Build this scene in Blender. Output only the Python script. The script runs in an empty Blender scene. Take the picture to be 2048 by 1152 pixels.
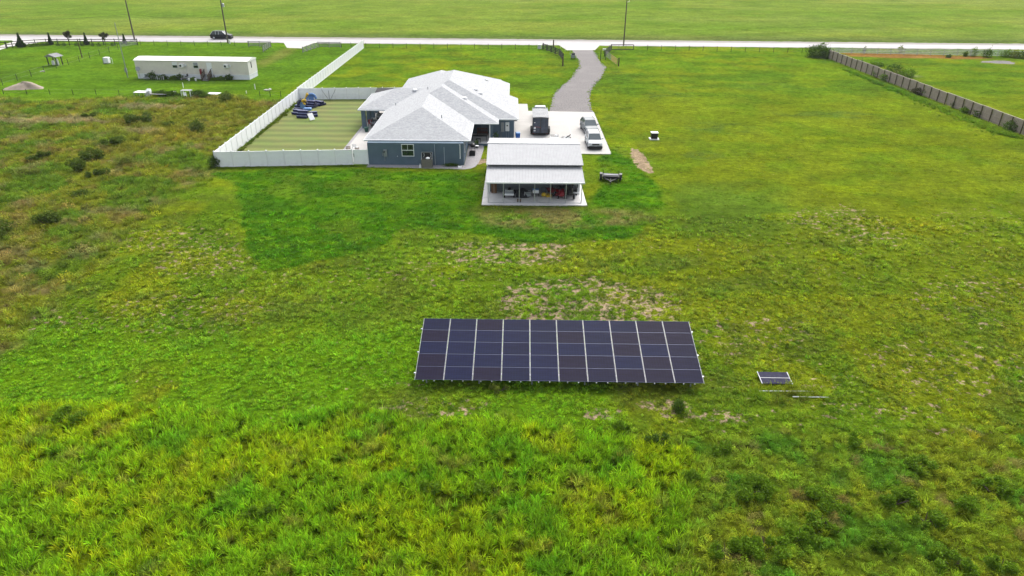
import bpy, math, random
import numpy as np
from mathutils import Vector
R = math.radians
random.seed(7)
S = bpy.context.scene
COL = S.collection
# ---------------------------------------------------------------- camera, world, sun, exposure
F, PITCH, H, ROLL = 1365.0, 27.3, 24.0, 0.4
p_, r_ = R(PITCH), R(ROLL)
FW = Vector((0, math.cos(p_), -math.sin(p_))); RT0 = Vector((1, 0, 0)); UP0 = RT0.cross(FW)
RT = RT0*math.cos(r_)+UP0*math.sin(r_); UP = UP0*math.cos(r_)-RT0*math.sin(r_)
cd = bpy.data.cameras.new('camera'); cam = bpy.data.objects.new('camera', cd); COL.objects.link(cam)
cd.sensor_fit = 'HORIZONTAL'; cd.sensor_width = 36; cd.lens = F/2048*36; cd.clip_end = 4000; cd.clip_start = .5
from mathutils import Matrix
M3 = Matrix((RT, UP, -FW)).transposed()
cam.matrix_world = Matrix.Translation((0, 0, H)) @ M3.to_4x4()
S.camera = cam
SUN_EL, SUN_AZ = 50, 18          # azimuth measured from +Y towards +X
w = bpy.data.worlds.new("World"); S.world = w; w.use_nodes = True
nt = w.node_tree; bg = nt.nodes['Background']
sky = nt.nodes.new('ShaderNodeTexSky'); sky.sky_type = 'NISHITA'; sky.sun_disc = False
sky.sun_elevation = R(SUN_EL); sky.sun_rotation = R(SUN_AZ); sky.dust_density = 5; sky.air_density = 1.0; sky.ozone_density = .6
hs = nt.nodes.new('ShaderNodeHueSaturation'); hs.inputs['Saturation'].default_value = .35   # overcast: little blue
nt.links.new(sky.outputs[0], hs.inputs['Color']); nt.links.new(hs.outputs[0], bg.inputs[0]); bg.inputs[1].default_value = .15
sd = bpy.data.lights.new('sun', 'SUN'); sun = bpy.data.objects.new('sun', sd); COL.objects.link(sun)
sd.energy = .85; sd.angle = R(40); sd.color = (1, .95, .86)
dv = Vector((math.sin(R(SUN_AZ))*math.cos(R(SUN_EL)), math.cos(R(SUN_AZ))*math.cos(R(SUN_EL)), math.sin(R(SUN_EL))))
sun.rotation_euler = (-dv).to_track_quat('-Z', 'Y').to_euler()
S.view_settings.view_transform = 'Standard'; S.view_settings.look = 'None'; S.view_settings.gamma = 1
S.view_settings.exposure = 1.22
S.render.engine = 'CYCLES'

# ---------------------------------------------------------------- helpers
def at(px, py, z=0.0):
    """real position, at height z, of a thing measured at a pixel of the 2048 px photograph"""
    d = FW + RT*((px-1024)/F) + UP*((576-py)/F)
    t = (z-H)/d.z
    return (d.x*t, d.y*t)

class MB:
    def __init__(s): s.v = []; s.f = []
    def add(s, vs, fs):
        n = len(s.v); s.v += [tuple(v) for v in vs]; s.f += [tuple(i+n for i in f) for f in fs]; return s
    def box(s, x0, x1, y0, y1, z0, z1):
        return s.add([(x0,y0,z0),(x1,y0,z0),(x1,y1,z0),(x0,y1,z0),(x0,y0,z1),(x1,y0,z1),(x1,y1,z1),(x0,y1,z1)],
                     [(3,2,1,0),(4,5,6,7),(0,1,5,4),(1,2,6,5),(2,3,7,6),(3,0,4,7)])
    def cbox(s, c, d, rz=0, rx=0):
        m = Matrix.Rotation(rz, 3, 'Z') @ Matrix.Rotation(rx, 3, 'X'); c = Vector(c)
        vs = [c + m @ Vector((sx*d[0]/2, sy*d[1]/2, sz*d[2]/2)) for sz in (-1,1) for sx, sy in ((-1,-1),(1,-1),(1,1),(-1,1))]
        return s.add(vs, [(3,2,1,0),(4,5,6,7),(0,1,5,4),(1,2,6,5),(2,3,7,6),(3,0,4,7)])
    def prism(s, poly, z0, z1):
        n = len(poly)
        return s.add([(x,y,z0) for x,y in poly]+[(x,y,z1) for x,y in poly],
                     [tuple(range(n))[::-1], tuple(range(n,2*n))]+[(i,(i+1)%n,n+(i+1)%n,n+i) for i in range(n)])
    def bar(s, a, b, wx, wz=None):
        a, b = Vector(a), Vector(b); wz = wz or wx; d = (b-a).normalized()
        u = Vector((0,0,1)) if abs(d.z) < .95 else Vector((0,1,0))
        r = d.cross(u).normalized(); q = r.cross(d)
        vs = [p + r*(i*wx/2) + q*(j*wz/2) for p in (a,b) for i,j in ((-1,-1),(1,-1),(1,1),(-1,1))]
        return s.add(vs, [(3,2,1,0),(4,5,6,7),(0,1,5,4),(1,2,6,5),(2,3,7,6),(3,0,4,7)])
    def tube(s, a, b, r0, r1=None, n=8, cap=True):
        a, b = Vector(a), Vector(b); r1 = r0 if r1 is None else r1; d = (b-a).normalized()
        u = Vector((0,0,1)) if abs(d.z) < .95 else Vector((0,1,0))
        r = d.cross(u).normalized(); q = r.cross(d)
        vs = [p + (r*math.cos(k*2*math.pi/n)+q*math.sin(k*2*math.pi/n))*rr for p, rr in ((a,r0),(b,r1)) for k in range(n)]
        fs = [(k,(k+1)%n,n+(k+1)%n,n+k) for k in range(n)]
        if cap: fs += [tuple(range(n))[::-1], tuple(range(n,2*n))]
        return s.add(vs, fs)
    def lathe(s, prof, c=(0,0,0), n=14):
        vs = []; fs = []
        for r, z in prof:
            for k in range(n):
                a = k*2*math.pi/n; vs.append((c[0]+r*math.cos(a), c[1]+r*math.sin(a), c[2]+z))
        for i in range(len(prof)-1):
            for k in range(n): fs.append((i*n+k, i*n+(k+1)%n, (i+1)*n+(k+1)%n, (i+1)*n+k))
        fs += [tuple(range(n))[::-1], tuple((len(prof)-1)*n+k for k in range(n))]
        return s.add(vs, fs)
    def loft(s, rings):
        n = len(rings[0]); vs = [p for r in rings for p in r]; fs = []
        for i in range(len(rings)-1):
            for k in range(n): fs.append((i*n+k, i*n+(k+1)%n, (i+1)*n+(k+1)%n, (i+1)*n+k))
        fs += [tuple(range(n))[::-1], tuple((len(rings)-1)*n+k for k in range(n))]
        return s.add(vs, fs)
    def build(s, name, mat, parent=None, world=False, smooth=False, bevel=0):
        me = bpy.data.meshes.new(name)
        vs = s.v
        if world and parent is not None:
            l = root_loc(parent); vs = [(v[0]-l[0], v[1]-l[1], v[2]-l[2]) for v in vs]
        me.from_pydata(vs, [], s.f); me.materials.append(mat)
        if smooth: me.polygons.foreach_set('use_smooth', [True]*len(me.polygons))
        me.update()
        o = bpy.data.objects.new(name, me); COL.objects.link(o); o.parent = parent
        if bevel:
            b = o.modifiers.new('bevel', 'BEVEL'); b.width = bevel; b.segments = 2; b.limit_method = 'ANGLE'
        return o
def root_loc(o):
    l = Vector((0,0,0))
    while o: l += Vector(o.location); o = o.parent
    return l
def tag(o, label, cat, group=None, kind=None):
    if label: o['label'] = label
    if cat: o['category'] = cat
    if group: o['group'] = group
    if kind: o['kind'] = kind
    return o
def thing(name, label, cat, loc=(0,0,0), rz=0, group=None):
    o = bpy.data.objects.new(name, None); COL.objects.link(o); o.location = loc; o.rotation_euler = (0,0,rz)
    o.empty_display_size = .3
    return tag(o, label, cat, group)
def dup(o, parent=None, loc=None, rz=None, label=None, group=None):
    c = o.copy(); COL.objects.link(c); c.parent = parent
    if loc is not None: c.location = loc
    if rz is not None: c.rotation_euler = (0,0,rz)
    if label: c['label'] = label
    if group: c['group'] = group
    for ch in list(o.children): dup(ch, c)
    return c
def struct(name, mb, mat): return tag(mb.build(name, mat), None, None, kind='structure')

# ---------------------------------------------------------------- materials
def mat(name, col, rough=.7, metal=0, var=.12, scale=3.0, bump=0, bscale=None, spec=.3, stretch=None, dirt=None, coat=0):
    m = bpy.data.materials.new(name); m.use_nodes = True; t = m.node_tree; b = t.nodes['Principled BSDF']
    b.inputs['Roughness'].default_value = rough; b.inputs['Metallic'].default_value = metal
    b.inputs['Specular IOR Level'].default_value = spec; b.inputs['Coat Weight'].default_value = coat
    tc = t.nodes.new('ShaderNodeTexCoord'); mp = t.nodes.new('ShaderNodeMapping')
    t.links.new(tc.outputs['Object'], mp.inputs[0])
    if stretch: mp.inputs['Scale'].default_value = stretch
    n = t.nodes.new('ShaderNodeTexNoise'); n.inputs['Scale'].default_value = scale; n.inputs['Detail'].default_value = 6
    t.links.new(mp.outputs[0], n.inputs[0])
    rp = t.nodes.new('ShaderNodeMapRange'); rp.inputs[1].default_value = .25; rp.inputs[2].default_value = .75
    rp.inputs[3].default_value = 1-var; rp.inputs[4].default_value = 1+var
    t.links.new(n.outputs[0], rp.inputs[0])
    vm = t.nodes.new('ShaderNodeVectorMath'); vm.operation = 'SCALE'; vm.inputs[0].default_value = col[:3]
    t.links.new(rp.outputs[0], vm.inputs['Scale'])
    out = vm.outputs[0]
    if dirt:
        n2 = t.nodes.new('ShaderNodeTexNoise'); n2.inputs['Scale'].default_value = dirt[2]; n2.inputs['Detail'].default_value = 8
        t.links.new(tc.outputs['Object'], n2.inputs[0])
        r2 = t.nodes.new('ShaderNodeMapRange'); r2.inputs[1].default_value = .5; r2.inputs[2].default_value = .72
        r2.inputs[4].default_value = dirt[1]; t.links.new(n2.outputs[0], r2.inputs[0])
        mx = t.nodes.new('ShaderNodeMix'); mx.data_type = 'RGBA'; t.links.new(r2.outputs[0], mx.inputs[0])
        t.links.new(out, mx.inputs[6]); mx.inputs[7].default_value = (*dirt[0], 1); out = mx.outputs[2]
    t.links.new(out, b.inputs['Base Color'])
    if bump:
        n3 = t.nodes.new('ShaderNodeTexNoise'); n3.inputs['Scale'].default_value = bscale or scale*4; n3.inputs['Detail'].default_value = 5
        t.links.new(mp.outputs[0], n3.inputs[0])
        bp = t.nodes.new('ShaderNodeBump'); bp.inputs['Strength'].default_value = bump; bp.inputs['Distance'].default_value = .05
        t.links.new(n3.outputs[0], bp.inputs['Height']); t.links.new(bp.outputs[0], b.inputs['Normal'])
    return m
def wave_mat(name, col, axis, period, depth=.3, rough=.4, dark=.75, metal=0, width=.5):
    """corrugated / ribbed / lapped surface: bands along one axis of object space"""
    m = mat(name, col, rough, metal, .06, 1.5, spec=.08); t = m.node_tree; b = t.nodes['Principled BSDF']
    tc = [n for n in t.nodes if n.type == 'TEX_COORD'][0]
    sp = t.nodes.new('ShaderNodeSeparateXYZ'); t.links.new(tc.outputs['Object'], sp.inputs[0])
    d = t.nodes.new('ShaderNodeMath'); d.operation = 'DIVIDE'; t.links.new(sp.outputs[axis], d.inputs[0]); d.inputs[1].default_value = period
    fr = t.nodes.new('ShaderNodeMath'); fr.operation = 'FRACT'; t.links.new(d.outputs[0], fr.inputs[0])
    r = t.nodes.new('ShaderNodeMapRange'); r.inputs[1].default_value = width-.12; r.inputs[2].default_value = width
    t.links.new(fr.outputs[0], r.inputs[0])
    bp = t.nodes.new('ShaderNodeBump'); bp.inputs['Strength'].default_value = depth; bp.inputs['Distance'].default_value = .03
    t.links.new(r.outputs[0], bp.inputs['Height']); t.links.new(bp.outputs[0], b.inputs['Normal'])
    src = b.inputs['Base Color'].links[0].from_socket
    s2 = t.nodes.new('ShaderNodeMapRange'); s2.inputs[3].default_value = 1; s2.inputs[4].default_value = dark; 
    ab = t.nodes.new('ShaderNodeMath'); ab.operation = 'GREATER_THAN'; ab.inputs[1].default_value = 1-(.1 if dark > .6 else .2)
    t.links.new(fr.outputs[0], ab.inputs[0]); t.links.new(ab.outputs[0], s2.inputs[0])
    v = t.nodes.new('ShaderNodeVectorMath'); v.operation = 'SCALE'; t.links.new(src, v.inputs[0]); t.links.new(s2.outputs[0], v.inputs['Scale'])
    t.links.new(v.outputs[0], b.inputs['Base Color'])
    return m
M = dict(
 vinyl=mat('white_vinyl', (.80,.815,.83), .45, var=.04, scale=1, dirt=((.5,.53,.5), .25, 1.2)),
 white=mat('white_paint', (.72,.73,.74), .5, var=.04),
 trim=mat('white_trim', (.62,.65,.68), .5, var=.03),
 stucco=mat('blue_stucco', (.090,.130,.172), .9, var=.10, scale=1.3, bump=.25, bscale=25, dirt=((.05,.1,.11), .5, .6)),
 stucco_dark=mat('dark_blue_stucco', (.04,.07,.10), .9, var=.10, scale=2),
 glass=mat('window_glass', (.012,.022,.018), .06, var=.3, scale=2, spec=.6),
 glassblue=mat('car_glass', (.05,.07,.08), .05, var=.1, spec=.8),
 black=mat('black_paint', (.012,.012,.014), .45, var=.2),
 rubber=mat('rubber', (.014,.014,.015), .85, var=.2),
 dark=mat('dark_metal', (.022,.023,.026), .75, 0, var=.3, spec=.15),
 panelframe=mat('panel_frame', (.045,.055,.10), .4, .4, var=.15, scale=6),
 panelglass=mat('dusty_panel_glass', (.028,.028,.05), .6, var=.3, scale=4, spec=.03),
 panelrail=mat('rail_aluminium', (.33,.34,.36), .5, .2, var=.15, scale=6),
 greyalu=mat('dull_aluminium', (.20,.21,.22), .4, .3, var=.2, scale=6),
 steel=mat('galvanised_steel', (.42,.44,.46), .4, .5, var=.15, scale=6),
 alu=mat('aluminium', (.62,.64,.66), .35, .4, var=.1, scale=8),
 concrete=mat('concrete', (.37,.36,.345), .85, var=.07, scale=.6, bump=.1, bscale=8, dirt=((.34,.325,.31), .6, .35)),
 slab=mat('slab_concrete', (.56,.55,.54), .8, var=.08, scale=1.2, dirt=((.36,.35,.33), .5, .8)),
 walk=mat('walkway_gravel', (.26,.25,.26), .95, var=.35, scale=9, bump=.5, bscale=30),
 gravel=mat('driveway_gravel', (.14,.13,.128), .95, var=.32, scale=5, bump=.6, bscale=25, dirt=((.175,.165,.158), .7, .25), stretch=(1,.35,1)),
 road=mat('road_surface', (.31,.30,.305), .8, var=.08, scale=.5, dirt=((.25,.24,.245), .5, .15)),
 shoulder=mat('road_shoulder', (.21,.195,.18), .95, var=.16, scale=.8, dirt=((.2,.19,.14), .5, .3)),
 wood=mat('weathered_wood', (.30,.25,.205), .9, var=.35, scale=2.2, stretch=(6,6,.6), dirt=((.46,.42,.37), .75, .35)),
 woodpost=mat('brown_post', (.075,.052,.038), .9, var=.3, scale=4),
 greywood=mat('grey_board', (.20,.20,.205), .9, var=.3, scale=4, stretch=(1,1,5)),
 blackwood=mat('black_board', (.014,.016,.017), .8, var=.3, scale=4),
 pole=mat('utility_pole_wood', (.085,.072,.055), .9, var=.3, scale=2, stretch=(6,6,.4)),
 railwhite=mat('weathered_white_rail', (.58,.62,.56), .8, var=.2, scale=2),
 cream=wave_mat('cream_lap_siding', (.66,.62,.555), 2, .2, .4, .7, .86),
 creamend=wave_mat('white_lap_siding', (.62,.61,.58), 2, .2, .4, .7, .9),
 skirt=wave_mat('white_skirting', (.68,.70,.74), 0, .3, .3, .6, .85),
 whiteroof=mat('white_metal_roof', (.74,.74,.72), .5, var=.03),
 metalroof=wave_mat('ribbed_metal_roof', (.36,.365,.375), 0, .3, .5, .85, .72),
 metalwall=wave_mat('ribbed_metal_wall', (.13,.15,.165), 2, .23, .5, .5, .75),
 trailerroof=wave_mat('ribbed_white_roof', (.40,.41,.42), 1, .75, .3, .85, .35, width=.6),
 sand=mat('sand', (.30,.25,.195), .95, var=.15, scale=3, bump=.4),
 tan=mat('tan_dirt', (.26,.215,.17), .95, var=.22, scale=1.6, bump=.8, bscale=4, dirt=((.16,.13,.09), .6, .9)),
 lavender=mat('pale_edge_vinyl', (.17,.19,.34), .4, var=.3),
 bluelite=mat('light_blue_vinyl', (.10,.22,.45), .4, var=.15),
 navy=mat('navy_vinyl', (.005,.007,.05), .4, var=.2),
 yellow=mat('yellow_plastic', (.5,.33,.02), .5, var=.25, scale=12),
 red=mat('red_paint', (.22,.012,.018), .45, var=.25, scale=8),
 orange=mat('orange_paint', (.33,.13,.04), .6, var=.2),
 brown=mat('brown_wood', (.13,.065,.03), .7, var=.3, scale=3, stretch=(6,6,.5)),
 redwood=mat('stained_bench_wood', (.10,.028,.015), .6, var=.25, scale=6),
 bluebin=mat('blue_plastic', (.01,.08,.32), .45, var=.1),
 greenpl=mat('green_plastic', (.02,.08,.06), .5, var=.2),
 meter=mat('grey_metal_box', (.22,.24,.25), .5, .2, var=.12, scale=6),
 brownbox=mat('taupe_metal_box', (.15,.14,.12), .6, var=.12, scale=5),
 cushion=mat('grey_cushion', (.30,.31,.33), .9, var=.15, scale=5),
 trunk=mat('bark', (.06,.045,.032), .95, var=.3, scale=8),
 silver=mat('silver_paint', (.30,.32,.34), .45, .1, var=.05, spec=.3, coat=.1),
 whitecar=mat('white_car_paint', (.50,.52,.54), .5, 0, var=.03, spec=.2, coat=.05),
 greycar=mat('grey_car_paint', (.16,.18,.19), .5, 0, var=.05, spec=.2, coat=.05),
 blackcar=mat('black_car_paint', (.006,.007,.012), .4, 0, var=.1, spec=.2, coat=.1),
 lamp=mat('lamp_lens', (.5,.52,.54), .15, var=.1, spec=.7),
 taillamp=mat('red_lens', (.25,.01,.01), .3, var=.1),
 trailerwall=mat('black_trailer_panel', (.028,.029,.032), .35, .1, var=.3, scale=3, spec=.5),
 doorreflection=mat('door_reflection_paint', (.035,.045,.075), .25, .1, var=.5, scale=2.5, spec=.6),  # patchy blue colour imitates reflections on the black rear doors
)
def shingle_mat():
    m = mat('grey_shingles', (.35,.36,.372), .9, var=.16, scale=5, bump=.3, bscale=20); t = m.node_tree; b = t.nodes['Principled BSDF']
    tc = [n for n in t.nodes if n.type == 'TEX_COORD'][0]
    br = t.nodes.new('ShaderNodeTexBrick'); br.inputs['Scale'].default_value = 1; br.inputs['Brick Width'].default_value = .34; br.inputs['Row Height'].default_value = .145
    br.inputs['Mortar Size'].default_value = .012; br.inputs['Color1'].default_value = (1.08,1.08,1.08,1); br.inputs['Color2'].default_value = (.86,.86,.87,1); br.inputs['Mortar'].default_value = (.75,.75,.75,1)
    t.links.new(tc.outputs['UV'], br.inputs['Vector'])
    v = t.nodes.new('ShaderNodeVectorMath'); v.operation = 'MULTIPLY'
    src = b.inputs['Base Color'].links[0].from_socket
    t.links.new(src, v.inputs[0]); t.links.new(br.outputs[0], v.inputs[1]); t.links.new(v.outputs[0], b.inputs['Base Color'])
    return m
M['shingle'] = shingle_mat()

def leaf_mat(name, attr_type='GEOMETRY', base=None, transl=.35):
    m = bpy.data.materials.new(name); m.use_nodes = True; t = m.node_tree; b = t.nodes['Principled BSDF']
    b.inputs['Roughness'].default_value = .7; b.inputs['Specular IOR Level'].default_value = .08
    a2 = t.nodes.new('ShaderNodeAttribute'); a2.attribute_type = 'GEOMETRY'; a2.attribute_name = 'bv'
    v = t.nodes.new('ShaderNodeVectorMath'); v.operation = 'MULTIPLY'
    t.links.new(a2.outputs['Color'], v.inputs[0])
    if base: v.inputs[1].default_value = base
    else:
        a = t.nodes.new('ShaderNodeAttribute'); a.attribute_type = 'INSTANCER'; a.attribute_name = 'tint'
        t.links.new(a.outputs['Color'], v.inputs[1])
    t.links.new(v.outputs[0], b.inputs['Base Color'])
    tr = t.nodes.new('ShaderNodeBsdfTranslucent'); t.links.new(v.outputs[0], tr.inputs[0])
    mx = t.nodes.new('ShaderNodeMixShader'); mx.inputs[0].default_value = transl
    t.links.new(b.outputs[0], mx.inputs[1]); t.links.new(tr.outputs[0], mx.inputs[2])
    t.links.new(mx.outputs[0], t.nodes['Material Output'].inputs[0])
    return m
M['grassblade'] = leaf_mat('grass_blade')
M['leafdark'] = leaf_mat('dark_leaf', base=(.058,.112,.009))
M['leafmid'] = leaf_mat('mid_leaf', base=(.105,.195,.008))
M['leafscrub'] = leaf_mat('scrub_leaf', base=(.075,.118,.012))
M['leafyel'] = leaf_mat('olive_leaf', base=(.15,.19,.025))
M['leafpurple'] = leaf_mat('bronze_leaf', base=(.055,.055,.02))
M['leafcyp'] = leaf_mat('cypress_leaf', base=(.028,.065,.012))

# ---------------------------------------------------------------- noise and the ground colours
def vnoise(x, y, s, seed=0):
    x = np.asarray(x)/s+seed*17.3+5000; y = np.asarray(y)/s+seed*9.1+5000
    xi = np.floor(x).astype(np.int64); yi = np.floor(y).astype(np.int64); fx = x-xi; fy = y-yi
    fx = fx*fx*(3-2*fx); fy = fy*fy*(3-2*fy)
    def h(a, b):
        n = (a*374761393 + b*668265263 + seed*1442695) & 0xffffffff
        n = ((n ^ (n >> 13))*1274126177) & 0xffffffff
        return ((n ^ (n >> 16)) & 0xffff)/65535.0
    return (h(xi,yi)*(1-fx)+h(xi+1,yi)*fx)*(1-fy)+(h(xi,yi+1)*(1-fx)+h(xi+1,yi+1)*fx)*fy
def fbm(x, y, s, seed=0, o=4):
    r = 0; a = .5; t = 0
    for k in range(o): r = r+a*vnoise(x, y, s/2**k, seed+k*3); t += a; a *= .55
    return r/t
def sm(v, a, b): t = np.clip((v-a)/(b-a), 0, 1); return t*t*(3-2*t)
def inpoly(x, y, poly, soft=1.0, wob=1.5, wscale=6, seed=1, px=True):
    """soft mask of a patch of ground with an uneven edge; signed distance to the outline"""
    P = [at(*q) for q in poly] if px else poly
    x = np.asarray(x, float); y = np.asarray(y, float)
    xx = x+(fbm(x, y, wscale, seed)-.5)*2*wob; yy = y+(fbm(x, y, wscale, seed+50)-.5)*2*wob
    d = np.full(x.shape, 1e9); ins = np.zeros(x.shape, bool)
    n = len(P)
    for i in range(n):
        ax, ay = P[i]; bx, by = P[(i+1) % n]; ex, ey = bx-ax, by-ay
        t = np.clip(((xx-ax)*ex+(yy-ay)*ey)/(ex*ex+ey*ey+1e-9), 0, 1)
        d = np.minimum(d, np.hypot(xx-ax-t*ex, yy-ay-t*ey))
        c = ((ay > yy) != (by > yy)) & (xx < (bx-ax)*(yy-ay)/(by-ay+1e-12)+ax); ins ^= c
    return sm(np.where(ins, d, -d), -soft, soft)
def blob(x, y, px, py, rx, ry, seed=3):
    """uneven round patch; radii in metres"""
    cx, cy = at(px, py); d = np.hypot((x-cx)/rx, (y-cy)/ry)+(fbm(x, y, max(rx,ry)*.8, seed)-.5)*.9
    return 1-sm(d, .6, 1.1)
LUSH = [(425,345),(560,338),(960,345),(965,412),(1060,420),(1180,416),(1200,372),(1192,318),(1228,300),(1262,320),(1335,392),(1310,450),(1255,478),(1120,488),(1020,480),(900,462),(805,462),(775,490),(680,515),(600,532),(530,540),(500,500),(478,430),(470,380)]
SCRUB = [(-300,205),(120,198),(470,192),(575,204),(520,250),(430,310),(420,350),(360,380),(285,440),(230,520),(150,570),(90,640),(0,700),(-300,800)]
TALL = [(-400,812),(150,806),(440,822),(520,848),(640,820),(720,818),(860,852),(960,845),(1080,850),(1210,862),(1290,880),(1380,900),(1390,1300),(-600,1300)]
WEED = [(1230,850),(1330,868),(1500,862),(1800,872),(2200,862),(2700,1300),(1400,1300),(1330,960)]
def masks(x, y):
    m = {}
    m['lush'] = inpoly(x, y, LUSH, .4, .9, 4, 2)
    m['scrub'] = inpoly(x, y, SCRUB, 2.0, 4.0, 12, 4)
    m['tall'] = inpoly(x, y, TALL, .5, .8, 4, 6)
    m['weed'] = inpoly(x, y, WEED, .6, 1.0, 4, 8)*(1-m['tall'])
    # bare sandy patches between the clumps
    n = fbm(x, y, .8, 11, 3); big = fbm(x, y, 7, 21)
    ring = sm(y, 24, 28)*(1-sm(y, 60, 72)); s = 0
    for px, py, rx, ry, k in ((1180,600,7,4.5,1.15),(1010,505,6.5,3,1.05),(1160,640,6,1.6,1.3),(1330,812,2.0,.7,1.15),(1360,830,1.4,.6,1.1),(1210,830,1.6,.6,1.2),(1450,835,1.8,.9,1.1),(1630,765,4,2,.6),(1890,735,7,4,.7),(1690,450,6,6,.75),
                              (1980,600,8,5,.7),(330,620,9,4,.7),(430,520,7,4,.75),(330,480,8,4,.7),(560,600,8,3,.45),(1520,660,5,3,.7),(1950,870,3,1,1),(1090,488,2.4,.8,1.7),(1280,318,1.1,4.2,3.),
                              (860,815,4,1.0,.8),(650,560,7,3,.5),(200,640,6,3,.6),(1750,820,5,1.5,.7),(1400,640,6,2,.55),(840,540,5,3,.6),(1290,640,5,2,.8),(1500,700,6,2,.6),(1600,540,12,5,.35),(1990,440,10,6,.45)):
        s = np.maximum(s, blob(x, y, px, py, rx, ry)*k)
    m['bare'] = np.clip(np.maximum(s, .33*ring*sm(big, .45, .62)), 0, 1.6)*(1-m['tall'])*(1-.7*m['weed'])*(1-m['lush']*.97)
    m['sand'] = np.clip(s*sm(n+.10*(big-.5), .50-.12*np.clip(s-.6, 0, 1), .60), 0, 1)
    m['sand'] = np.maximum(m['sand'], .5*ring*sm(n, .63, .70)*sm(big, .4, .6))
    m['sand'] *= (1-m['tall'])*(1-.9*m['weed'])*(1-m['lush']*.97)
    m['sand'] = np.maximum(m['sand'], np.clip(blob(x, y, 1282, 318, .95, 3.6, 9)*1.5, 0, 1)*sm(fbm(x,y,1.3,12), .3, .45))
    m['sand'] = np.maximum(m['sand'], .8*blob(x, y, 963, 322, .8, 1.4, 9))
    return m
def mix(a, b, t): return a*(1-t[..., None])+np.array(b)*t[..., None]
def gcol(x, y, m=None):
    x = np.asarray(x, float); y = np.asarray(y, float)
    if m is None: m = masks(x, y)
    b = fbm(x, y, 14, 31); c = fbm(x, y, 4, 33); e = fbm(x, y*1.6, 1.5, 35, 3); L = fbm(x*.5, y, 30, 37)
    col = np.zeros(x.shape+(3,))+np.array((.100,.160,.007))
    col = mix(col, (.125,.160,.007), sm(b, .45, .62))           # yellower
    col = mix(col, (.066,.128,.006), sm(c, .48, .64)*.7)
    col = mix(col, (.075,.105,.012), sm(fbm(x, y, 2.6, 34), .54, .68)*.6)       # greener
    right = sm(x, 10, 26)*sm(y, 32, 46)*(1-sm(y, 120, 165))
    col = mix(col, (.112,.146,.007), right*.6*(1-sm(c, .55, .7)*.6))
    # broad darker green swath right of the lush grass
    col = mix(col, (.062,.118,.012), blob(x, y, 1450, 415, 9, 9, 13)*.6)
    col = mix(col, (.135,.160,.006), blob(x, y, 1800, 450, 5, 3, 14)*.7)
    for px, py, rx, ry in ((1560,175,9,5),(1450,255,6,4),(1340,190,5,5),(1230,150,4,7),(1660,230,8,3),(1400,310,3,2),(1060,215,6,2)):
        col = mix(col, (.055,.10,.022), blob(x, y, px, py, rx, ry, 15)*.55*sm(e, .35, .6))
    for px, py, rx, ry in ((1660,515,2.5,1.2),(1590,435,4,1.2),(1700,380,4,1.5),(1130,540,2,1),(905,540,2,1),(1640,595,1.8,.7),(1560,600,1.5,.6),(1500,590,1.3,.5),(1700,600,1.8,.6),(300,575,3,1.6),(1940,830,1.6,.7),(1850,600,3,1),(1420,545,3,1),(1880,250,5,2),(1750,300,4,1.5),(1640,275,3,1),(1780,225,4,1)):
        col = mix(col, (.135,.175,.004), blob(x, y, px, py, rx, ry, 16)*.6)
    near = (1-sm(y, 36, 44))*sm(y, 26, 30)*(1-sm(x, 2, 12))
    col = mix(col, (.088,.190,.005), near*.85*sm(fbm(x, y, 5, 38), .3, .5))
    # far fields beyond the road
    far = sm(y, 186, 190)
    col = mix(col, (.118,.172,.022), far*1.0)
    fn = fbm(x*.6, y, 22, 41, 5)
    col = mix(col, (.088,.155,.014), far*sm(fn, .47, .60)*.8)
    col = mix(col, (.185,.205,.055), far*sm(fbm(x*.6, y, 60, 44), .45, .62)*.45)
    col = mix(col, (.07,.125,.015), far*sm(fbm(x*.4, y, 7, 45, 4), .56, .68)*.5)
    col = mix(col, (.17,.19,.03), far*sm(fbm(x*.4, y, 9, 46, 4), .56, .68)*.4)
    col = mix(col, (.07,.095,.03), far*(1-sm(y, 189, 202))*.75)
    lf = sm(-x, 36, 40)*sm(y, 108, 116)*(1-far)
    col = mix(col, (.062,.140,.006), lf*.7)
    col = mix(col, (.085,.170,.005), lf*blob(x, y, 90, 175, 16, 7, 18)*.8)
    mid = sm(y, 110, 125)*(1-far)
    col = mix(col, (.070,.145,.008), mid*.5*sm(c, .35, .6))
    col = mix(col, (.050,.105,.008), mid*sm(fbm(x*.4, y, 5, 47), .55, .66)*.6)
    tr = inpoly(x, y, [(573,96),(603,97),(560,118),(520,135),(505,128),(545,108)], 1.5, 1, 5, 9)
    col = mix(col, (.13,.135,.03), tr*.7)
    # scrub
    sc = m['scrub']
    sb = fbm(x, y, 5, 51); sb2 = fbm(x, y*1.4, 2.2, 53)
    scol = mix(np.zeros_like(col)+np.array((.118,.138,.010)), (.130,.100,.030), .7*sm(sb2, .5, .64))
    scol = mix(scol, (.070,.120,.008), sm(sb, .46, .58)); scol = mix(scol, (.15,.12,.055), sm(fbm(x, y, 3.2, 57), .60, .70)*.55)
    ye = blob(x, y, 400, 235, 10, 16, 19); scol = mix(scol, (.135,.125,.012), ye*.6)
    scol = mix(scol, (.20,.16,.085), np.clip(blob(x, y, 60, 243, 14, 1.6, 20)+blob(x, y, 285, 214, 7, 2, 20)+.8*blob(x, y, 290, 262, 4, 2, 22), 0, 1)*.7)
    col = col*(1-sc[..., None])+scol*sc[..., None]
    # lush
    lc = mix(np.zeros_like(col)+np.array((.042,.120,.003)), (.070,.152,.004), sm(e, .45, .65))
    lc = mix(lc, (.034,.095,.005), sm(fbm(x*.6, y*1.4, 3, 61), .54, .66)*.6)
    lc = mix(lc, (.075,.13,.008), sm(fbm(x, y, 4, 63), .58, .68)*.7)
    col = col*(1-m['lush'][..., None])+lc*m['lush'][..., None]
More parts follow.
